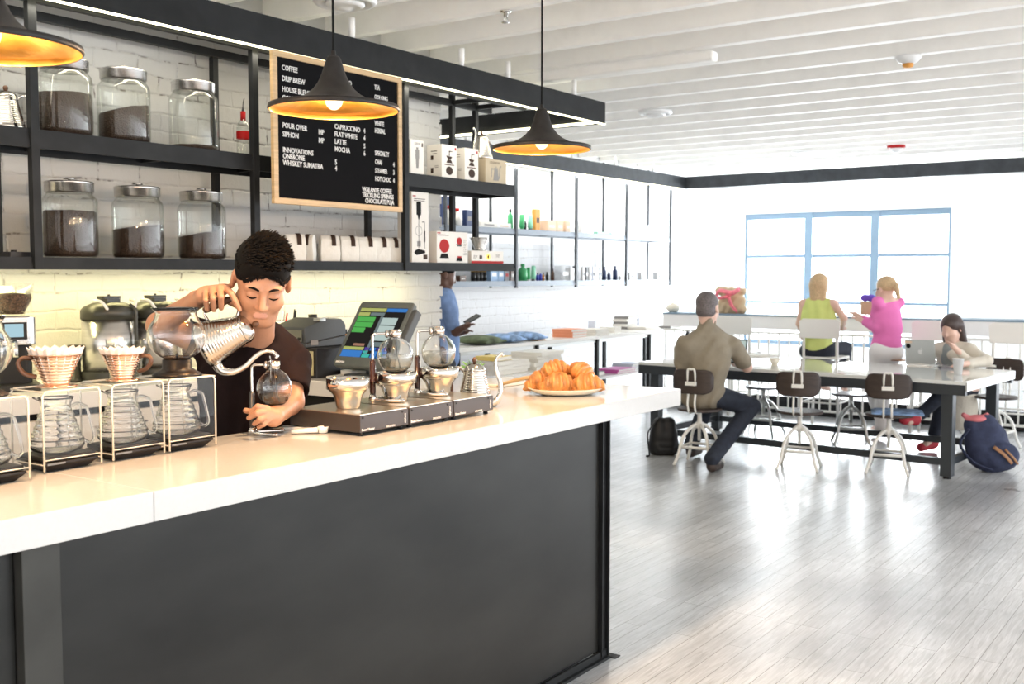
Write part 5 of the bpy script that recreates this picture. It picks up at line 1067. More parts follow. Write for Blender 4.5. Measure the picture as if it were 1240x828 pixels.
blobs('hair', [('e', tuple(Hf(0, -.034, -.012)), (.083, .090, .075), Hk, .01), ('e', tuple(Hf(0, -.022, .045)), (.090, .108, .092), Hk, .01), ('-e', tuple(Hf(0, .09, -.03)), (.10, .09, .11), Hk, .01), ('-c', tuple(Hf(-.2, -.05, -.125)), tuple(Hf(.2, -.05, -.125)), .07, .07, .01)], .007, 'greyhair', kh)
blobs('trousers', [cap(hipR, kR, .10, .075, .03), cap(kR, fR+ZUP*.03, .072, .062, .02), cap(hipL, kL, .10, .075, .03), cap(kL, fL+ZUP*.03, .072, .062, .02), ell(hip-ZUP*.02, (.15, .18, .085), None, .04)], .009, 'denim', kh)
for f_ in (fR, fL): blobs('shoe', [cap(f_-ZUP*.035, f_+fdir*.16-ZUP*.04, .042, .036, .02), cap(f_, f_+fdir*.05-ZUP*.01, .042, .04, .02)], .008, 'dkwood', kh)

# --- person in lime, on a white bar chair, back to us
def simple_person(label, hc, up_, fdir, shz, shw, hipz, skin, parts, lean=Vector((0, 0, 0)), name_vox=.009, arms=None, legs=None, torso=(.11, .16)):
    sd = fdir.cross(ZUP); base = Vector((hc.x, hc.y, 0))-lean; p = person(label, (base.x, base.y, 0)); R_ = Matrix((sd, fdir, ZUP)).transposed(); R_ = rot(sd, -up_) @ R_; h_ = lambda a, b, c: hc+R_ @ Vector((a, b, c))
    neck = Vector((hc.x, hc.y, shz+.05))-fdir*.04-lean*.15; sR = neck+sd*shw-ZUP*.05; sL = neck-sd*shw-ZUP*.05; hip = Vector((base.x, base.y, hipz))-fdir*.03
    P = head_prims(h_, R_, 1., False)+[cap(h_(0, -.02, -.06), neck-ZUP*.02, .048, .052, .03), cap(sR, sL, .048, .048, .04), ell(neck.lerp(hip, .45), (torso[1]*.95, torso[0]*.95, .2), R_, .04), cap(neck.lerp(hip, .5), hip, torso[0]*.95, torso[0]*1.15, .05), ell(hip, (torso[1], torso[0]*1.1, .11), R_, .04)]
    for (s0, e_, w_) in ((sR, arms[0], arms[1]), (sL, arms[2], arms[3])):
        P += [cap(s0, e_, .042, .035, .02), cap(e_, w_, .034, .024, .012)]; dd = (w_-e_).normalized(); q = dd.cross(ZUP); q = q.normalized() if q.length > .1 else sd
        P += [cap(w_, w_+dd*.06, .022, .025, .01)]+[cap(w_+dd*.07+q*o, w_+dd*(.135 if abs(o) < .02 else .12)+q*o*1.2-ZUP*.012, .0085, .0075, .004) for o in (-.024, -.008, .008, .024)]+[cap(w_+dd*.02, w_+dd*.065+q*.045, .010, .008, .006)]
    for i, (k_, f_) in enumerate(((legs[0], legs[1]), (legs[2], legs[3]))):
        hh = hip+sd*(.08 if i == 0 else -.08); P += [cap(hh, k_, .075, .052, .03), cap(k_, f_, .05, .036, .02), cap(f_, f_+fdir*.13-ZUP*.03, .034, .028, .015)]
    blobs('body', P, .008, skin, p); return p, h_, R_, neck, sR, sL, hip, sd
xB = 10.72
hc = on(993, 346, x=xB); fd = Vector((1, 0, 0)); base = hc
lm, h_, R_, nk, sR, sL, hip, sd = simple_person('person with blond hair in a lime sleeveless top on a bar chair, seen from behind', hc, 0, fd, 1.27, .155, .80, 'skinpale', None,
    arms=(on(1022, 385, x=xB+.02), on(1020, 400, x=xB+.30)+ZUP*.04, on(968, 392, x=xB), on(972, 405, x=xB+.25)), legs=(Vector((xB+.42, hc.y-.13, .80)), Vector((xB+.45, hc.y-.13, .38)), Vector((xB+.42, hc.y+.10, .80)), Vector((xB+.45, hc.y+.10, .38))))
blobs('top', [ell(nk.lerp(hip, .42), (.175, .125, .235), R_, .05), cap(sR*.8+sL*.2-ZUP*.01, sL*.8+sR*.2-ZUP*.01, .062, .062, .04), cap(nk.lerp(hip, .5), hip+ZUP*.03, .125, .15, .05), cap(nk-ZUP*.05, nk-ZUP*.02, .07, .06, .02)], .009, 'lime', lm, disp=lambda X, Y, Z: .005*np.sin(60*Y+4*np.sin(7*Z))*(Z > 1.05))
blobs('trousers', [ell(hip-ZUP*.02, (.185, .15, .115), R_, .04), cap(hip+sd*.08, Vector((xB+.42, hc.y-.13, .80)), .09, .07, .03), cap(hip-sd*.08, Vector((xB+.42, hc.y+.10, .80)), .09, .07, .03), cap(Vector((xB+.42, hc.y-.13, .80)), Vector((xB+.45, hc.y-.13, .42)), .065, .055), cap(Vector((xB+.42, hc.y+.10, .80)), Vector((xB+.45, hc.y+.10, .42)), .065, .055)], .01, 'denim', lm)
blobs('hair', [ell(h_(0, -.025, .035), (.092, .10, .095), R_, .02), cap(h_(.05, -.055, .0), h_(.055, -.06, -.16), .045, .028, .03), cap(h_(-.05, -.055, .0), h_(-.05, -.06, -.15), .045, .028, .03), cap(h_(0, -.065, 0), h_(0, -.075, -.17), .05, .035, .03), ('-e', tuple(h_(0, .10, -.03)), (.06, .06, .10), R_, .01)], .008, 'blond', lm)
# --- person in pink, standing, facing left of the photo
hc = on(1072, 351, x=10.35); fd = Vector((.45, .9, 0)).normalized()
aR = on(1048, 398, x=10.45)
pk_, h_, R_, nk, sR, sL, hip, sd = simple_person('person in a bright pink shirt and white trousers standing with hands held out', hc, 8, fd, 1.30, .135, .86, 'skinpale', None,
    arms=(on(1064, 398, x=10.25), on(1042, 387, x=10.45), on(1060, 395, x=10.50), on(1040, 383, x=10.6)), legs=(Vector((hc.x+.05, hc.y+.02, .46)), Vector((hc.x-.02, hc.y+.0, .09)), Vector((hc.x+.05, hc.y+.12, .46)), Vector((hc.x+.12, hc.y+.02, .09))), torso=(.095, .135))
blobs('shirt', [ell(nk.lerp(hip, .42), (.145, .115, .22), R_, .04), cap(sR*.85+sL*.15-ZUP*.02, sL*.85+sR*.15-ZUP*.02, .055, .055, .03), cap(nk.lerp(hip, .5), hip+ZUP*.0, .11, .145, .05), cap(nk-ZUP*.06, nk-ZUP*.02, .06, .052, .02), cap(sR, on(1064, 398, x=10.25), .055, .052, .012), cap(on(1064, 398, x=10.25), on(1049, 391, x=10.40), .054, .042, .02), cap(sL, on(1060, 395, x=10.50), .06, .052, .02), cap(on(1060, 395, x=10.5), on(1047, 387, x=10.56), .05, .04, .02)], .009, 'pink', pk_, disp=lambda X, Y, Z: .006*np.sin(34*Z+8*Y)*np.sin(9*Z+11*X))
blobs('trousers', [ell(hip-ZUP*.03, (.17, .15, .12), R_, .04), cap(hip+sd*.07, Vector((hc.x+.05, hc.y+.02, .46)), .095, .07, .03), cap(hip-sd*.07, Vector((hc.x+.05, hc.y+.12, .46)), .095, .07, .03), cap(Vector((hc.x+.05, hc.y+.02, .46)), Vector((hc.x-.02, hc.y+.0, .12)), .07, .065), cap(Vector((hc.x+.05, hc.y+.12, .46)), Vector((hc.x+.12, hc.y+.02, .12)), .07, .065)], .01, 'whitecloth', pk_)
blobs('hair', [ell(h_(0, -.022, .045), (.086, .098, .088), R_, .02), ('-e', tuple(h_(0, .10, -.02)), (.075, .07, .085), R_, .01), ell(h_(0, -.115, .03), (.03, .035, .03), R_, .02), cap(h_(0, -.13, .02), h_(0, -.155, -.09), .030, .018, .02), ('-c', tuple(h_(-.2, -.02, -.09)), tuple(h_(.2, -.02, -.09)), .075, .075, .01)], .008, 'blond', pk_)
MB().tube([h_(-.081, .075, .005), h_(-.085, .0, .01)], .003, 6).build('glasses', 'black', pk_)
b = world_thing('gift_box', 'small kraft box with a violet bow held by the person in pink', 'box', tuple(on(1050, 375, x=10.6))); p = on(1051, 373, x=10.62); q = MB(); q.cbox(p, (.11, .11, .13)); q.build('carton', 'tissue', b, bevel=.004)
blobs('bow', [ell(p+ZUP*.10+Vector((0, .03, 0)), (.04, .045, .035), None, .02), ell(p+ZUP*.10-Vector((0, .03, 0)), (.04, .045, .035), None, .02)], .008, 'violet', b)
# --- person in cardigan, far side of the table
hc = on(1152, 398, x=10.12); fd = Vector((-.92, .30, 0)).normalized()
cg, h_, R_, nk, sR, sL, hip, sd = simple_person('person in an oatmeal cardigan with long dark hair, hand to the mouth, behind the laptop', hc, 22, fd, hc.z-.20, .15, .56, 'skinpale', None, lean=Vector((-.22, .04, 0)),
    arms=(on(1174, 439, x=9.98), on(1159, 424, x=9.90), on(1194, 437, x=10.02), on(1165, 441, x=9.72)), legs=(Vector((9.85, 2.28, .58)), Vector((9.92, 2.40, .10)), Vector((9.75, 2.25, .60)), Vector((9.55, 2.45, .33))))
hip = Vector((10.36, hc.y-.03, .55))
blobs('cardigan', [ell(nk.lerp(hip, .42), (.185, .14, .23), R_, .05), cap(sR, sL, .07, .07, .04), cap(nk.lerp(hip, .5), hip, .14, .16, .05), cap(sR, on(1174, 439, x=9.98), .062, .052, .02), cap(on(1174, 439, x=9.98), on(1163, 428, x=9.93), .050, .04, .02), cap(sL, on(1194, 437, x=10.02), .065, .055, .02), cap(on(1194, 437, x=10.02), on(1173, 440, x=9.82), .05, .042, .02), cap(hip, hip-ZUP*.25, .15, .16, .04)], .009, 'cardigan', cg, disp=lambda X, Y, Z: .005*np.sin(30*Z+9*Y))
blobs('grey_top', [ell(nk.lerp(hip, .40)+fd*.06, (.10, .10, .20), R_, .03)], .009, 'greytee', cg)
blobs('hair', [ell(h_(0, -.02, .045), (.089, .102, .09), R_, .02), cap(h_(.065, -.02, .02), h_(.075, .0, -.20), .042, .030, .03), cap(h_(-.06, -.04, .02), h_(-.06, -.05, -.22), .042, .035, .03), cap(h_(0, -.07, 0), h_(.02, -.09, -.24), .05, .04, .03), ('-e', tuple(h_(0, .095, -.03)), (.066, .062, .092), R_, .01)], .008, 'brownhair', cg)
blobs('trousers', [ell(hip-ZUP*.03, (.15, .17, .10), None, .04), cap(hip+Vector((0, .08, 0)), (9.85, 2.28, .58), .09, .068, .03), cap(hip-Vector((0, .06, 0)), (9.75, 2.22, .60), .09, .068, .03), cap((9.85, 2.28, .58), (9.92, 2.40, .13), .066, .052), cap((9.75, 2.22, .60), (9.58, 2.43, .36), .066, .052)], .009, 'denim', cg)
for a_, b_ in (((9.92, 2.40, .06), (9.78, 2.47, .04)), ((9.53, 2.46, .31), (9.40, 2.52, .32))): blobs('sneaker', [cap(a_, b_, .046, .038, .02), cap(Vector(a_)+ZUP*.03, Vector(a_).lerp(Vector(b_), .3)+ZUP*.02, .042, .04, .02)], .008, 'redsneaker', cg)
# --- person in blue, beyond the end of the brick wall
hc = on(538, 334, y=5.42); fd = Vector((.80, -.60, 0)).normalized()
bl, h_, R_, nk, sR, sL, hip, sd = simple_person('person in a blue top looking at a phone, half hidden by the brick wall end', hc, 15, fd, 1.38, .165, .93, 'skindark', None,
    arms=(on(552, 402, y=5.22), on(562, 396, y=5.10), on(540, 408, y=5.50), on(560, 402, y=5.24)), legs=(Vector((hc.x, hc.y-.06, .48)), Vector((hc.x-.03, hc.y-.06, .09)), Vector((hc.x+.03, hc.y+.12, .48)), Vector((hc.x, hc.y+.12, .09))))
blobs('blue_top', [ell(nk.lerp(hip, .42), (.185, .13, .25), R_, .05), cap(sR, sL, .07, .07, .04), cap(nk.lerp(hip, .5), hip, .14, .155, .05), cap(sR, sR.lerp(on(552, 402, y=5.22), .75), .066, .058, .02), cap(sL, sL.lerp(on(540, 408, y=5.50), .75), .066, .058, .02)], .009, 'bluetee', bl, disp=lambda X, Y, Z: .006*np.sin(30*Z+9*X))
blobs('trousers', [ell(hip-ZUP*.03, (.16, .13, .12), R_, .04)]+[cap(hip+sd*.07*s_, k_, .09, .068, .03) for s_, k_ in ((1, Vector((hc.x, hc.y-.06, .48))), (-1, Vector((hc.x+.03, hc.y+.12, .48))))]+[cap((hc.x, hc.y-.06, .48), (hc.x-.03, hc.y-.06, .12), .066, .055), cap((hc.x+.03, hc.y+.12, .48), (hc.x, hc.y+.12, .12), .066, .055)], .01, 'denim', bl)
blobs('hair', [('e', tuple(h_(0, -.02, .048)), (.082, .10, .085), R_, .01), ('-e', tuple(h_(0, .10, -.02)), (.085, .075, .085), R_, .01), ('-c', tuple(h_(-.2, -.02, -.09)), tuple(h_(.2, -.02, -.09)), .075, .075, .01)], .008, 'hairblack', bl)
p = on(572, 386, y=5.06); ph = world_thing('mobile_phone', 'dark mobile phone held by the person in blue', 'phone', tuple(p)); q = MB(); q.cbox(p, (.135, .07, .010), rot(Vector((0, 1, 0)), -28) @ rot(ZUP, -20)); q.build('phone_body', 'black', ph, bevel=.003)
# ================================================================== on the long table
def ring_shape(a, b, m): pass
tp = on(1113, 443, z=TT); lap = world_thing('laptop', 'open silver laptop with a fruit logo on its lid, seen from behind', 'laptop', tuple(tp))
lx = Vector((.12, -.993, 0)).normalized(); lz = (ZUP*.93-Vector((-.993, -.12, 0))*-.36).normalized()
o0 = on(1097, 441.5, z=TT); o1 = on(1133, 443, z=TT); lx = (o1-o0).normalized(); ln = lx.cross(ZUP); wL = (o1-o0).length*1.0
o0 = o0+ZUP*.018; tilt = (ZUP*.95-ln*-.0).normalized(); away = ZUP.cross(lx)  # away from us
away = away if away.dot(FH) > 0 else -away
up_l = (ZUP*.93-away*.36).normalized(); T = frame(o0, lx, up_l)
b = MB(); b.T = T; b.prism([(p[0]+wL/2, p[1]+.115) for p in rr(wL, .23, .012)], 0, .007); b.build('screen_lid', 'alu', lap)
b = MB(); b.T = frame(o0-ZUP*.016, lx, away); b.prism([(p[0]+wL/2, p[1]+.115) for p in rr(wL, .23, .012)], 0, .014); b.build('keyboard_deck', 'alu', lap)
zf = .0085 if T.to_3x3().col[2].dot(FH) < 0 else -.0015
b = MB(); b.T = T @ Matrix.Translation((wL*.52, .115, zf-.001)); b.prism([(.021*math.cos(a)*(1.05 if math.sin(a) > 0 else .95)-(.010 if (abs(a) < .5) else 0), .023*math.sin(a)-(.004 if abs(math.cos(a)) < .25 and math.sin(a) > 0 else 0)) for a in [(-PI+2*PI*i/28) for i in range(28)]], 0, .0012); b.prism([(.002, .024), (.010, .030), (.011, .038), (.003, .033)], 0, .0012); b.build('logo', 'white', lap)
b = MB(); b.T = T @ Matrix.Translation((wL*.12, .17, zf-.001)); b.prism(ellp(0, 0, .02, .022), 0, .001); b.build('round_sticker', 'blackmat', lap); b = MB(); b.T = T @ Matrix.Translation((wL*.12, .205, zf-.001)); b.prism(rc(-.025, -.006, .03, .012), 0, .0008); b.build('pink_sticker', 'peach', lap)
p = tt(1160, 453); o = thing('paper_cup', 'white paper cup on the near corner of the long table', 'cup', tuple(p)); MB().lathe([(0, 0), (.030, 0), (.044, .125), (.0455, .125), (.0455, .129), (.042, .129), (.028, .004), (0, .004)], 32).build('cup_body', 'white', o)
p = tt(938, 443); o = thing('coffee_cup', 'small cream cup on the table in front of the lime top person', 'cup', tuple(p)); MB().lathe([(0, 0), (.028, 0), (.028, .02), (.042, .03), (.046, .068), (.043, .068), (.038, .032), (0, .024)], 32).build('cup_body', 'ceramic', o)
p = tt(1136, 444); o = world_thing('earphone_cable', 'tangled clear cable lying on the table beside the laptop', 'cable', tuple(p)); r_ = random.Random(3)
MB().tube([p+Vector((.05*math.sin(i*1.3)+r_.uniform(-.02, .02), .07*math.cos(i*.9)+r_.uniform(-.02, .02), .006+.012*abs(math.sin(i*1.1)))) for i in range(16)], .0035, 6, sub=4).build('cable', 'clear', o)
p = tt(1128, 440); o = thing('plastic_tumbler', 'clear plastic tumbler lying between laptop and paper cup', 'cup', tuple(p)); MB().lathe([(0, 0), (.028, 0), (.036, .07), (.034, .07), (.026, .004), (0, .004)], 24).build('cup_body', 'clear', o)
for px, py, w_, d_, h_, a_, m_, lb, c_ in ((1185, 443, .20, .28, .004, .2, 'paper', 'white sheets under the hand of the person in the cardigan', 'paper'), (1150, 446, .10, .16, .012, .5, 'seat', 'dark phone lying beside the paper cup', 'phone'), (925, 431, .21, .30, .012, .3, 'paper', 'stack of papers on the far side of the table left of the cream cup', 'paper'), (1086, 436, .16, .2, .006, -.3, 'leather', 'brown booklet on the table behind the lime top person', 'booklet')):
    p = tt(px, py); o = world_thing({'phone': 'mobile_phone'}.get(c_, 'paper_sheets' if c_ == 'paper' else c_), lb, c_, tuple(p)); b = MB(); b.T = Matrix.Translation(p) @ Matrix.Rotation(a_, 4, 'Z'); b.cbox((0, 0, h_/2), (w_, d_, h_)); b.cbox((.004, .004, h_+.0011), (w_*.96, d_*.96, .002)); b.build('body', m_, o)
p = tt(909, 437); o = world_thing('laptop', 'dark edged open laptop in front of the person in khaki', 'laptop', tuple(p)); T0 = cp(903, 438, 9.12); e1 = cp(913, 439, 9.30); T = frame(T0, (.25, -1, 0), (.45, .1, 1)); b = MB(); b.T = T; b.box(-.30, .0, 0, .20, 0, .008); b.build('screen_lid', 'black', o); b = MB(); b.T = T; b.box(-.29, -.01, .01, .19, .0081, .0095); b.build('screen', 'sclight', o)
b = MB(); b.T = frame(T0, (.25, -1, 0), (-1, -.25, 0)); b.box(-.30, 0, 0, .20, -.012, 0); b.build('keyboard_deck', 'black', o)
# items on a stool
o = world_thing('seat_cloth', 'purple striped cloth folded over the right stool seat', 'cloth', (8.60, 2.42, .476)); b = MB(); b.T = Matrix.Translation((8.62, 2.36, .476)) @ Matrix.Rotation(.3, 4, 'Z'); b.rbox(-.15, .17, -.19, .20, 0, .012, .03); b.rbox(-.12, .14, -.16, .18, .0125, .022, .03); b.build('cloth', 'bluefab', o, bevel=.004)

# ---------------------------------------------------------------- window ledge, railing and bar chairs
rl = world_thing('window_ledge', 'long white bar ledge with thin dark top edge below the window', 'ledge', (11.55, 2, 0))
B(11.46, 11.86, -2.5, 5.90, 1.098, 1.116).build('ledge_top', 'winframe', rl, bevel=.002); B(11.47, 11.50, -2.5, 5.90, .955, 1.097).build('fascia', 'wallw', rl); 
rg = world_thing('railing', 'white metal baluster railing under the window ledge', 'railing', (11.5, 2, 0))
B(11.485, 11.515, -2.5, 5.90, .90, .925).build('top_rail', 'whitemetal', rg); B(11.485, 11.515, -2.5, 5.90, .06, .085).build('bottom_rail', 'whitemetal', rg); B(11.60, 11.63, -2.5, 5.90, 0, .195).build('kick_plate', 'black', rg)
bal = None
for i in range(72):
    y = 5.88-.118*i
    if bal is None: bal = B(-.008, .008, -.008, .008, .0855, .8995).build('baluster', 'whitemetal', rg); bal.matrix_parent_inverse = Matrix.Translation((-11.5, -2, 0)); bal.location = (11.5, y, 0)
    else: c_ = bal.copy(); COL.objects.link(c_); c_.location = (11.5, y, 0)
for y in (5.0, 3.0, 1.0, -1.0): B(11.484, 11.516, y, y+.03, 0, .955).build('post', 'whitemetal', rg)
def bar_chair(label):
    c = thing('bar_chair', label, 'chair', (0, 0, 0))
    for x in (-.17, .17):
        for y in (-.17, .17):
            t_ = [(x*1.2, y*1.2, 0), (x, y, .72)]
            if x < 0: t_ += [(x*1.05, y, .9), (x*1.15, y, 1.10)]
            MB().tube(t_, .016, 8).build('leg', 'whitemetal', c)
    MB().rbox(-.19, .19, -.19, .19, .72, .742, .04).build('seat', 'whitemetal', c, bevel=.004)
    b = MB(); b.add([(x, y, z) for x in (-.215, -.20) for y, z in ((-.20, .93), (.20, .93), (.21, 1.10), (.17, 1.125), (-.17, 1.125), (-.21, 1.10))], [(0, 1, 2, 3, 4, 5), (11, 10, 9, 8, 7, 6)]+[(i, 6+i, 6+(i+1) % 6, (i+1) % 6) for i in range(6)]); b.build('backrest', 'whitemetal', c, bevel=.004)
    b = MB(); [b.tube([(sx*.185, -.185, .28), (sx*.185, .185, .28)], .009, 6) for sx in (-1, 1)]; [b.tube([(-.185, sy*.185, .28), (.185, sy*.185, .28)], .009, 6) for sy in (-1, 1)]; b.build('foot_ring', 'whitemetal', c); return c
xC = 10.72; c0 = bar_chair('white metal bar chair under the person in the lime top'); q = on(993, 400, x=xC-.19); c0.location = (xC, q.y, 0)
for px, x_, lb in ((887, 10.9, 'white metal bar chair behind the head of the person in khaki'), (1130, 10.95, 'white metal bar chair behind the laptop, half hidden by the cardigan person'), (1226, 10.92, 'white metal bar chair at the right edge above the navy backpack')):
    q = on(px, 400, x=x_-.2); dup(c0, (x_, q.y, 0), .05, lb)['group'] = 'white bar chairs along the window ledge'
c0['group'] = 'white bar chairs along the window ledge'
p = on(885, 387, x=11.6); g = world_thing('gift_bag', 'crumpled kraft paper bag tied with coral ribbon on the window ledge', 'bag', (11.62, p.y, 1.1165))
blobs('paper_body', [ell((11.62, p.y, 1.24), (.09, .17, .13), None, .03), cap((11.62, p.y-.14, 1.37), (11.62, p.y+.15, 1.38), .04, .05, .03), cap((11.62, p.y-.13, 1.16), (11.62, p.y+.13, 1.16), .05, .05, .03)], .01, 'tissue', g, disp=lambda X, Y, Z: .008*np.sin(50*Z+30*Y)*np.sin(40*Y))
b = MB(); b.tube([(11.52, p.y+.02, 1.33), (11.49, p.y-.08, 1.36), (11.50, p.y-.14, 1.40), (11.49, p.y-.05, 1.36), (11.48, p.y+.10, 1.38), (11.49, p.y+.12, 1.30), (11.49, p.y+.0, 1.31)], .035, 8, sub=4, flat=.5); b.tube([(11.49, p.y-.02, 1.30), (11.47, p.y-.06, 1.22), (11.45, p.y-.14, 1.14)], [.03, .035, .02], 8, sub=4, flat=.4); b.build('ribbon', 'pinkfab', g)
p = on(815, 388, x=11.65); v = thing('bud_vase', 'round pale vase with one tall thin flower stem on the window ledge', 'vase', (11.65, p.y, 1.1165)); MB().lathe([(0, 0), (.05, 0), (.085, .03), (.09, .055), (.07, .085), (.03, .10), (.028, .11), (.024, .11), (.024, .10), (.06, .08), (0, .02)], 32).build('vase_body', 'ceramic', v)
fl_ = MB(); fl_.tube([(0, 0, .03), (.01, .01, .15), (-.005, .02, .22), (.0, .0, .30)], .003, 6, sub=3); fl_.build('stem', 'plant', v); b = MB(); [b.ball((0, .012*(-1)**i, .13+.03*i), (.012, .014, .009), 8, 6) for i in range(6)]; b.build('blossoms', 'peach', v)

# ---------------------------------------------------------------- low shelving, display table and their goods
lw = world_thing('low_shelving', 'long white topped low shelving with black posts under the far wall', 'shelving', (9.5, 6.2, 0))
B(7.35, 12.35, 5.94, 6.62, .865, .902).build('top_board', 'worktop', lw, bevel=.003)
b = MB(); b.box(8.85, 11.40, 5.97, 6.60, .415, .44); b.build('lower_board', 'worktop', lw)
for x in (7.6, 8.88, 10.06, 11.27, 12.3):
    for y in (5.955, 6.565): B(x-.02, x+.02, y, y+.04, 0, .864).build('post', 'steel', lw)
b = MB(); b.box(7.4, 12.33, 5.975, 5.99, .83, .864); b.box(7.4, 12.33, 6.58, 6.59, .83, .864); b.build('side_rail', 'alu', lw)
dt = world_thing('display_table', 'low white display table with dark frame behind the kettle', 'table', (7.6, 5.4, 0))
zt2 = on(640, 452, y=5.15).z; B(7.15, 8.3, 5.15, 5.75, zt2-.03, zt2).build('table_top', 'worktop', dt, bevel=.003); b = MB(); b.box(7.17, 8.28, 5.17, 5.73, zt2-.09, zt2-.031); b.build('frame_rail', 'steel', dt)
for x in (7.17, 8.24):
    for y in (5.17, 5.69): B(x, x+.04, y, y+.04, 0, zt2-.091).build('leg', 'steel', dt)
def stack(label, x, y, z, w, d, th, n, m, grp=None, cat='book', name='book', rz=0., jit=.012, covers=None, where=None):
    r = random.Random(int(x*100+y*10))
    for i in range(n):
        pos = 'bottom' if i == 0 else ('top' if i == n-1 else ('second from bottom' if i == 1 else '%s from bottom' % ('third', 'fourth', 'fifth', 'sixth', 'seventh', 'eighth', 'ninth')[i-2]))
        o = thing(name, (label if n == 1 else '%s, %s of the stack' % (label, pos)), cat, (x+r.uniform(-jit, jit), y+r.uniform(-jit, jit), z+i*(th+.0012)), rz+r.uniform(-.05, .05), grp)
        mm = covers[i % len(covers)] if covers else m
        MB().box(-w/2+.004, w/2-.003, -d/2+.003, d/2-.003, .0022, th-.0022).build('pages', 'paper', o); b = MB(); b.box(-w/2, w/2, -d/2, d/2, 0, .002); b.box(-w/2, w/2, -d/2, d/2, th-.002, th); b.box(-w/2, -w/2+.0035, -d/2, d/2, .002, th-.002); b.build('cover', mm, o)
ZT = .9025
X = lambda px, y, py=400: on(px, py, y=y).x
for i, (px, lab, m_) in enumerate(((579, 'olive patterned cushion lying on the low shelving, left end', 'floral'), (607, 'green and blue patterned cushion, middle of the three', 'bluefab'), (634, 'blue and white cushion lying on the low shelving, right of the three', 'bluefab'))):
    x = X(px, 6.15); c_ = thing('cushion', lab, 'cushion', (x, 6.15, ZT), .1, 'cushions on the low shelving'); w_ = (.215, .165, .16)[i]; blobs('cushion_body', [ell((0, 0, .045), (w_, .22, .045), None, .02), cap((-w_*.9, -.2, .03), (w_*.9, -.2, .03), .012, .012, .03), cap((-w_*.9, .2, .03), (w_*.9, .2, .03), .012, .012, .03)], .012, m_, c_)
stack('large salmon covered book on the low shelving', X(695, 6.05), 6.1, ZT, .30, .25, .028, 3, 'salmon', 'salmon books on the low shelving'); stack('flat tan booklet right of the cushions', X(653, 6.02), 6.05, ZT, .16, .12, .01, 1, 'orange')
stack('white book in front of the black shelving post', X(726, 6.0), 6.08, ZT, .28, .22, .022, 3, 'card', 'white books on the low shelving'); stack('cream book beside the white stack', X(748, 6.1), 6.2, ZT, .15, .2, .03, 2, 'cream', 'cream books on the low shelving')
stack('grey book in the tall striped stack by the wall', X(757, 6.45), 6.45, ZT, .26, .2, .030, 5, 'card', 'grey and white books by the wall', covers=['inkgrey', 'card']); stack('thin white book lying right of the tall stack', X(780, 6.2), 6.2, ZT, .34, .24, .018, 2, 'card', 'thin white books'); stack('thin grey magazine near the right end of the low shelving', X(812, 6.1), 6.15, ZT, .30, .24, .012, 2, 'inkgrey', 'magazines')
o = world_thing('display_box', 'pale lilac box standing at the wall on the low shelving', 'box', (X(722, 6.5), 6.5, ZT)); x = X(722, 6.5); B(x-.11, x+.11, 6.45, 6.55, ZT, ZT+.12).build('carton', 'lilac', o, bevel=.003); b = MB(); b.box(x-.09, x+.09, 6.4485, 6.4498, ZT+.05, ZT+.07); b.build('label', 'card', o)
o = world_thing('display_box', 'white box right of the tall striped stack by the wall', 'box', (X(772, 6.5), 6.5, ZT)); x = X(774, 6.5); B(x-.09, x+.09, 6.45, 6.57, ZT, ZT+.155).build('carton', 'lilac', o, bevel=.003); B(x-.05, x+.05, 6.4485, 6.4498, ZT+.06, ZT+.09).build('label', 'card', o)
stack('magenta covered book lying on the lower board', X(750, 6.1, 443), 6.15, .4405, .40, .28, .022, 2, 'magenta', 'books on the lower board'); stack('dark grey book lying on the lower board left of the magenta ones', X(728, 6.1, 443)-.1, 6.2, .4405, .24, .28, .045, 1, 'seat'); stack('grey white magazine on the lower board', X(795, 6.1, 437)-.35, 6.3, .4405, .30, .28, .02, 3, 'lilac', 'magazines on the lower board')
stack('large white book on the display table', 7.55, 5.42, zt2+.0005, .34, .30, .026, 4, 'card', 'white books on the display table', jit=.02); stack('large cream book at the right of the display table', 8.02, 5.40, zt2+.0005, .40, .32, .030, 5, 'cream', 'cream books on the display table', jit=.02)
stack('flat yellow covered book on the display table at the left', 7.32, 5.35, zt2+.12, .22, .22, .035, 1, 'yellow'); stack('white book under the yellow one on the display table', 7.31, 5.35, zt2+.0005, .24, .24, .038, 3, 'card', 'white books under the yellow one')
x = on(566, 440, y=5.0).x; pl_ = world_thing('potted_plant', 'small bright green leafy plant behind the right siphon', 'plant', (4.14, 3.10, CT)); q = cp(572, 441, (Vector((4.12, 3.08, 1.2))-EYE).dot(FWD)); r_ = random.Random(4)
MB().lathe([(0, 0), (.028, 0), (.036, .05), (.033, .05), (0, .045)], 20, c=(q.x, q.y, CT)).build('pot', 'white', pl_); b = MB()
for i in range(60): d = Vector((r_.gauss(0, 1), r_.gauss(0, 1), r_.uniform(.2, 1.4))).normalized(); a_ = Vector((q.x, q.y, CT+.05)); L_ = r_.uniform(.03, .065); e_ = a_+d*L_; s_ = d.orthogonal().normalized()*.006; b.add([a_+d*L_*.4, e_-d*L_*.25+s_, e_+d*.008, e_-d*L_*.25-s_], [(0, 1, 2, 3)]); b.add([a_, a_+d*L_*.4, a_+s_*.1], [(0, 1, 2)])
b.build('leaves', 'plant', pl_)
o = world_thing('serving_tray', 'flat cream tray on the counter return behind the kettle', 'tray', (4.05, 2.95, CT)); b = MB(); b.rbox(3.88, 4.22, 2.80, 3.02, CT, CT+.012, .03); b.build('tray_body', 'ceramic', o, bevel=.003)

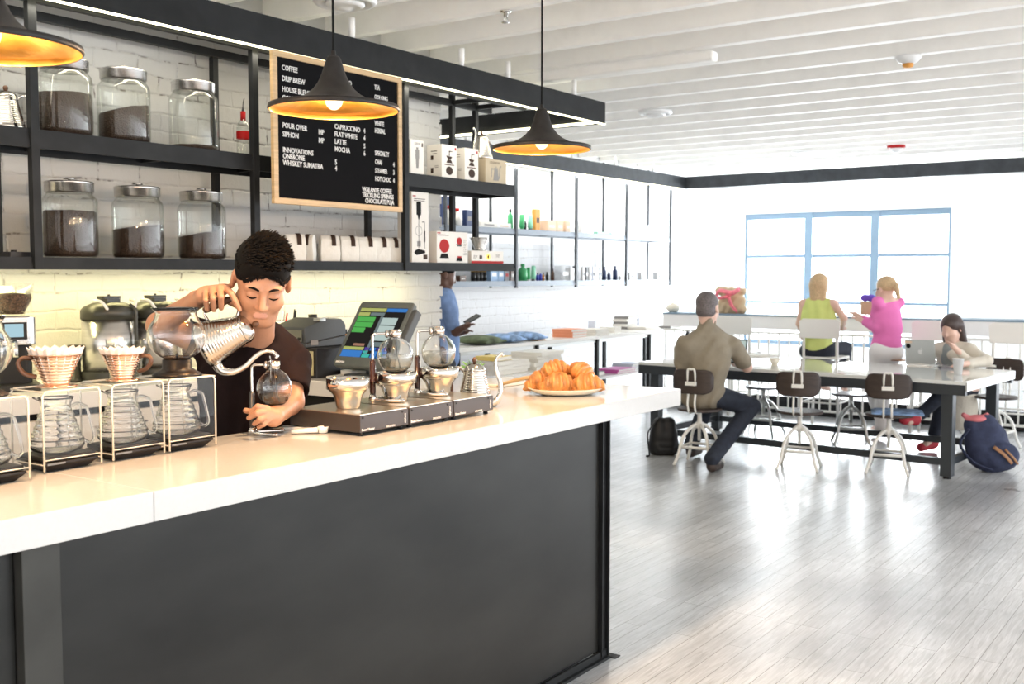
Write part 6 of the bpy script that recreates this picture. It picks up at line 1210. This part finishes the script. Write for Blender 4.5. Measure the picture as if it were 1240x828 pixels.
# products on the far shelves
ZL, ZU = 1.496, 2.061; yS = 6.79
def prod(px, z, w, h, kind, m, label, grp, y=yS, cap_=None, cat=None):
    x = on(px, 300, y=y).x; nm = {'b': 'product_bottle', 'x': 'product_box', 't': 'product_tube', 'j': 'small_jar'}[kind]; o = thing(nm, label, cat or {'b': 'bottle', 'x': 'box', 't': 'tube', 'j': 'jar'}[kind], (x, y, z), 0, grp)
    if kind == 'x': dd_ = min(w*.3, .05); MB().box(-w/2, w/2, -dd_, dd_, 0, h).build('carton', m, o, bevel=.002); MB().box(-w*.3, w*.3, -dd_-.001, -dd_+.001, h*.35, h*.6).build('label', cap_ or 'inkgrey', o)
    elif kind == 't': MB().lathe([(0, 0), (w*.35, 0), (w*.35, h*.12), (w*.5, h*.16), (w*.42, h*.98), (w*.2, h), (0, h)], 16).build('tube_body', m, o); MB().lathe([(0, .0), (w*.37, 0), (w*.37, h*.11), (0, h*.11)], 16).build('cap', cap_ or 'white', o)
    elif kind == 'b': MB().lathe([(0, 0), (w*.5, 0), (w*.5, h*.66), (w*.2, h*.78), (w*.2, h*.82), (0, h*.82)], 16).build('bottle_body', m, o); MB().lathe([(0, h*.825), (w*.24, h*.825), (w*.24, h), (0, h)], 16).build('cap', cap_ or 'black', o)
    else: MB().lathe([(0, 0), (w*.5, 0), (w*.5, h*.7), (0, h*.7)], 20).build('jar_body', m, o); MB().lathe([(0, h*.705), (w*.48, h*.705), (w*.48, h), (0, h)], 20).build('lid', cap_ or 'white', o)
    return o
S_U = [(543, .10, .20, 'b', 'card', 'cream bottle with red band, first from the left on the far upper shelf', 'red'), (554, .09, .18, 'b', 'card', 'cream bottle with red band, second on the far upper shelf', 'red'), (566, .10, .17, 'x', 'navyp', 'dark folded box beside the cream bottles on the far upper shelf', None), (541, .13, .30, 'x', 'navyp', 'tall dark blue bag behind the cream bottles', 'inkgrey'),
       (588, .30, .06, 'x', 'card', 'long low grey and white box on the far upper shelf', 'inkgrey'), (606, .26, .055, 'x', 'white', 'long low white box left of the green bottle', 'peach'),
       (618, .06, .22, 'b', 'green', 'green bottle with black cap left of the shelf post', 'black'), (632, .06, .17, 't', 'green', 'green tube, first right of the shelf post', 'green'), (636, .03, .11, 'b', 'black', 'small black dropper bottle between the green tubes', 'black'), (642, .06, .17, 't', 'mint', 'mint tube standing left of the orange box', 'black'),
       (649, .09, .24, 'x', 'orange', 'tall orange carton with black band on the far upper shelf', 'black'), (664, .19, .12, 'x', 'peach', 'pale peach box, first of three on the far upper shelf', 'card'), (675, .13, .13, 'x', 'peach', 'pale peach box, second of three on the far upper shelf', 'card'), (685, .11, .13, 'x', 'peach', 'pale peach box, third of three on the far upper shelf', 'card'), (692, .10, .15, 'x', 'clear', 'translucent box left of the second shelf post', 'white'),
       (705, .10, .15, 'x', 'white', 'white box right of the second shelf post', 'white'), (712, .12, .17, 'x', 'clear', 'pale translucent box in the second bay of the far upper shelf', 'white'), (728, .35, .03, 'x', 'mint', 'flat pale green box in the second bay of the far upper shelf', 'card'), (742, .32, .025, 'x', 'white', 'flat white box at the end of the second bay', 'card'), (777, .07, .12, 'x', 'clear', 'small translucent box in the last bay, left', 'white'), (785, .09, .16, 'x', 'clear', 'taller translucent box in the last bay, right', 'white')]
for px, w, h, k_, m_, lb, cp_ in S_U: prod(px, ZU, w, h, k_, m_, lb, None, cap_=cp_, y=yS+(.12 if 'behind' in lb else 0))
S_L = [(547, .07, .05, 'x', 'card', 'small white box, first on the far lower shelf', 'ink'), (558, .10, .06, 'x', 'walnut', 'small brown box on the far lower shelf behind the head of the person in blue', 'card')]
S_L += [(573+i*4.4, .055, .14, 'j', 'black', 'black and gold tin, %s of four on the far lower shelf' % ('first', 'second', 'third', 'last')[i], 'gold') for i in range(4)]
S_L += [(595, .13, .15, 'x', 'bluebox', 'pale blue box right of the black tins', 'white'), (604, .11, .15, 'x', 'bluebox', 'second pale blue box right of the black tins', 'white'), (612, .08, .14, 'x', 'seat', 'dark box, left one beside the first post', 'red'), (619, .10, .13, 'x', 'walnut', 'dark brown box, right one beside the first post', 'card'),
        (633, .10, .19, 'b', 'green', 'large green bottle on the far lower shelf', 'green'), (640, .05, .15, 't', 'green', 'narrow green tube beside the large green bottle', 'white'), (646, .06, .17, 't', 'mint', 'mint tube on the far lower shelf', 'black'), (651, .035, .09, 'b', 'bluecap', 'small royal blue bottle, left one', 'black'), (654.5, .035, .10, 'b', 'bluecap', 'small royal blue bottle, right one', 'white'), (658, .03, .09, 'b', 'amber', 'tiny amber bottle right of the blue ones', 'black'), (662.5, .035, .10, 'b', 'black', 'tiny black bottle on the far lower shelf', 'black'), (669.5, .04, .14, 'b', 'walnut', 'brown bottle standing at the rear post', 'black'), (681, .20, .17, 'x', 'clear', 'wide translucent box on the far lower shelf', 'white'), (691, .12, .15, 'x', 'white', 'white box at the end of the first bay of the far lower shelf', 'card'), (696, .05, .17, 'x', 'black', 'narrow black box touching the second post', 'inkgrey')]
S_L += [(706+i*4.0, .05, .16, 'x', ('white', 'black', 'white', 'lilac', 'clear', 'white')[i], 'upright packet, %s of six in the second bay of the far lower shelf' % ('first', 'second', 'third', 'fourth', 'fifth', 'last')[i], ('black', 'white', 'navyp', 'black', 'inkgrey', 'navyp')[i]) for i in range(6)]
S_L += [(732, .05, .17, 'b', 'navyp', 'navy bottle, left of three at the middle rear post', 'navyp'), (737.5, .045, .11, 'b', 'navyp', 'short navy bottle, middle of three', 'navyp'), (745, .06, .18, 'b', 'navyp', 'tall navy bottle, right of three', 'navyp'), (752, .06, .05, 'x', 'white', 'low white box at the end of the second bay', 'navyp'), (763, .10, .10, 'x', 'white', 'white box with black print, first of three in the last bay', 'black'), (777, .12, .10, 'x', 'white', 'white box with black print, second of three in the last bay', 'black'), (796, .12, .10, 'x', 'white', 'white box with black print, last of three in the last bay', 'black')]
for px, w, h, k_, m_, lb, cp_ in S_L: prod(px, ZL, w, h, k_, m_, lb, None, cap_=cp_)

# ---------------------------------------------------------------- backpacks
p = Vector((9.18, 1.66, 0)); p = on(1214, 574, z=.0); bp = world_thing('backpack', 'navy canvas backpack with tan leather straps leaning against the right table leg', 'backpack', tuple(p))
Rb = Matrix((RGT, FH, ZUP)).transposed(); lean = (ZUP*.92-RGT*.38).normalized(); b0 = p+RGT*.02+FH*.12
pr_ = [ell(b0+lean*.10+ZUP*.03, (.20, .13, .13), Rb, .06), ell(b0+lean*.26, (.165, .115, .18), Rb, .06), cap(b0+lean*.40-RGT*.06, b0+lean*.42+RGT*.06, .07, .07, .05), ell(b0+lean*.16-FH*.11+RGT*.05, (.12, .05, .10), Rb, .03), ('-e', tuple(b0+lean*.53), (.10, .07, .055), Rb, .02)]
blobs('canvas_body', pr_, .009, 'navy', bp, disp=lambda X, Y, Z: .006*np.sin(26*Z+20*X)*np.sin(19*Y+9*Z))
blobs('red_lining', [ell(b0+lean*.455, (.095, .07, .035), Rb, .02), cap(b0+lean*.46-RGT*.07, b0+lean*.49-RGT*.10, .022, .02, .02), cap(b0+lean*.47+RGT*.06, b0+lean*.49+RGT*.085, .022, .02, .02)], .008, 'coral', bp)
MB().tube([b0+lean*.38-RGT*.12-FH*.06, b0+lean*.25-RGT*.24-FH*.06, b0+lean*.10-RGT*.20-FH*.08, b0-RGT*.10-FH*.12+ZUP*.03], .016, 8, sub=5, flat=.5).build('shoulder_strap', 'navy', bp)
MB().tube([b0+lean*.24-FH*.155-RGT*.02, b0+lean*.18-FH*.175+RGT*.03, b0+lean*.10-FH*.165+RGT*.07], .016, 8, sub=4, flat=.3).build('leather_strap', 'leather', bp); MB().tube([b0+lean*.22-FH*.16+RGT*.06, b0+lean*.16-FH*.175+RGT*.09, b0+lean*.09-FH*.15+RGT*.12], .010, 8, sub=4, flat=.3).build('leather_strap', 'leather', bp)
p = on(806, 555, z=0); p = Vector((8.60, 4.22, 0)); q = on(805, 553, z=0); bp = world_thing('backpack', 'black backpack on the floor behind the left stool', 'backpack', tuple(q)); b0 = q+FH*.12
blobs('fabric_body', [cap(b0+ZUP*.07-RGT*.05, b0+ZUP*.07+RGT*.06, .075, .075, .03), cap(b0+ZUP*.07-RGT*.05, b0+ZUP*.27-RGT*.03, .075, .06, .03), cap(b0+ZUP*.07+RGT*.06, b0+ZUP*.27+RGT*.05, .075, .06, .03), cap(b0+ZUP*.06-FH*.07-RGT*.04, b0+ZUP*.06-FH*.07+RGT*.05, .04, .04, .02), cap(b0+ZUP*.17-RGT*.03, b0+ZUP*.17+RGT*.04, .075, .075, .04)], .009, 'black', bp)
MB().tube([b0+ZUP*.32-RGT*.05-FH*.05, b0+ZUP*.2-RGT*.14-FH*.07, b0-RGT*.13-FH*.10+ZUP*.02, b0-RGT*.16-FH*.14+ZUP*.012], .012, 8, sub=5, flat=.5).build('shoulder_strap', 'black', bp)
# ================================================================== light
wd = bpy.data.worlds.new('sky'); sc.world = wd; wd.use_nodes = True; n = wd.node_tree; n.nodes.clear()
out = n.nodes.new('ShaderNodeOutputWorld'); bg = n.nodes.new('ShaderNodeBackground'); link(n, bg.outputs[0], out.inputs[0])
tc = n.nodes.new('ShaderNodeTexCoord'); dt_ = n.nodes.new('ShaderNodeVectorMath'); dt_.operation = 'DOT_PRODUCT'; link(n, tc.outputs['Generated'], dt_.inputs[0]); dt_.inputs[1].default_value = (.92, -.38, .08)
mr = n.nodes.new('ShaderNodeMapRange'); mr.inputs[1].default_value = -.3; mr.inputs[2].default_value = .95; mr.inputs[3].default_value = 1.75; mr.inputs[4].default_value = 5.5; mr.interpolation_type = 'SMOOTHSTEP'; link(n, dt_.outputs['Value'], mr.inputs[0])
cm = n.nodes.new('ShaderNodeMix'); cm.data_type = 'RGBA'; cm.inputs[6].default_value = (1, .95, .90, 1); cm.inputs[7].default_value = (.90, .95, 1, 1)
m2 = n.nodes.new('ShaderNodeMapRange'); m2.inputs[1].default_value = -.4; m2.inputs[2].default_value = .6; link(n, dt_.outputs['Value'], m2.inputs[0]); link(n, m2.outputs[0], cm.inputs[0]); link(n, cm.outputs[2], bg.inputs[0]); link(n, mr.outputs[0], bg.inputs[1])
def area(name, loc, tgt, sx, sy, e, col):
    L = bpy.data.lights.new(name, 'AREA'); L.shape = 'RECTANGLE'; L.size = sx; L.size_y = sy; L.energy = e; L.color = col
    o = bpy.data.objects.new(name, L); COL.objects.link(o); o.location = loc; o.rotation_euler = (Vector(tgt)-Vector(loc)).to_track_quat('-Z', 'Y').to_euler(); return o
# daylight through the big window
area('window_daylight', (WX+.45, 5.19, 1.5), (10, 4.6, .6), 3.0, 1.9, 450, (.93, .97, 1))
# strip lights: under the lower shelf, in both canopies
area('undershelf_light', (2.6, 4.60, 1.575), (2.6, 4.74, 1.0), 6.0, .03, 30, (1, .87, .42)).rotation_euler = (math.radians(14), 0, 0)
area('canopy_light', (2.9, 4.35, CZ-.02), (2.9, 4.6, 1.6), 8.0, .03, 22, (1, .93, .78)).rotation_euler = (math.radians(14), 0, 0)
area('far_canopy_light', (9.8, 6.69, CZ-.02), (9.8, 7.0, 1.6), 7.0, .03, 45, (1, .98, .94)).rotation_euler = (math.radians(12), 0, 0)
vs = sc.view_settings; vs.view_transform = 'Standard'; vs.look = 'None'; vs.gamma = 1; vs.use_curve_mapping = False; vs.exposure = .20
sc.cycles.max_bounces = 10; sc.cycles.transparent_max_bounces = 40; sc.cycles.use_denoising = True; sc.cycles.caustics_reflective = False; sc.cycles.caustics_refractive = False; sc.cycles.sample_clamp_indirect = 8
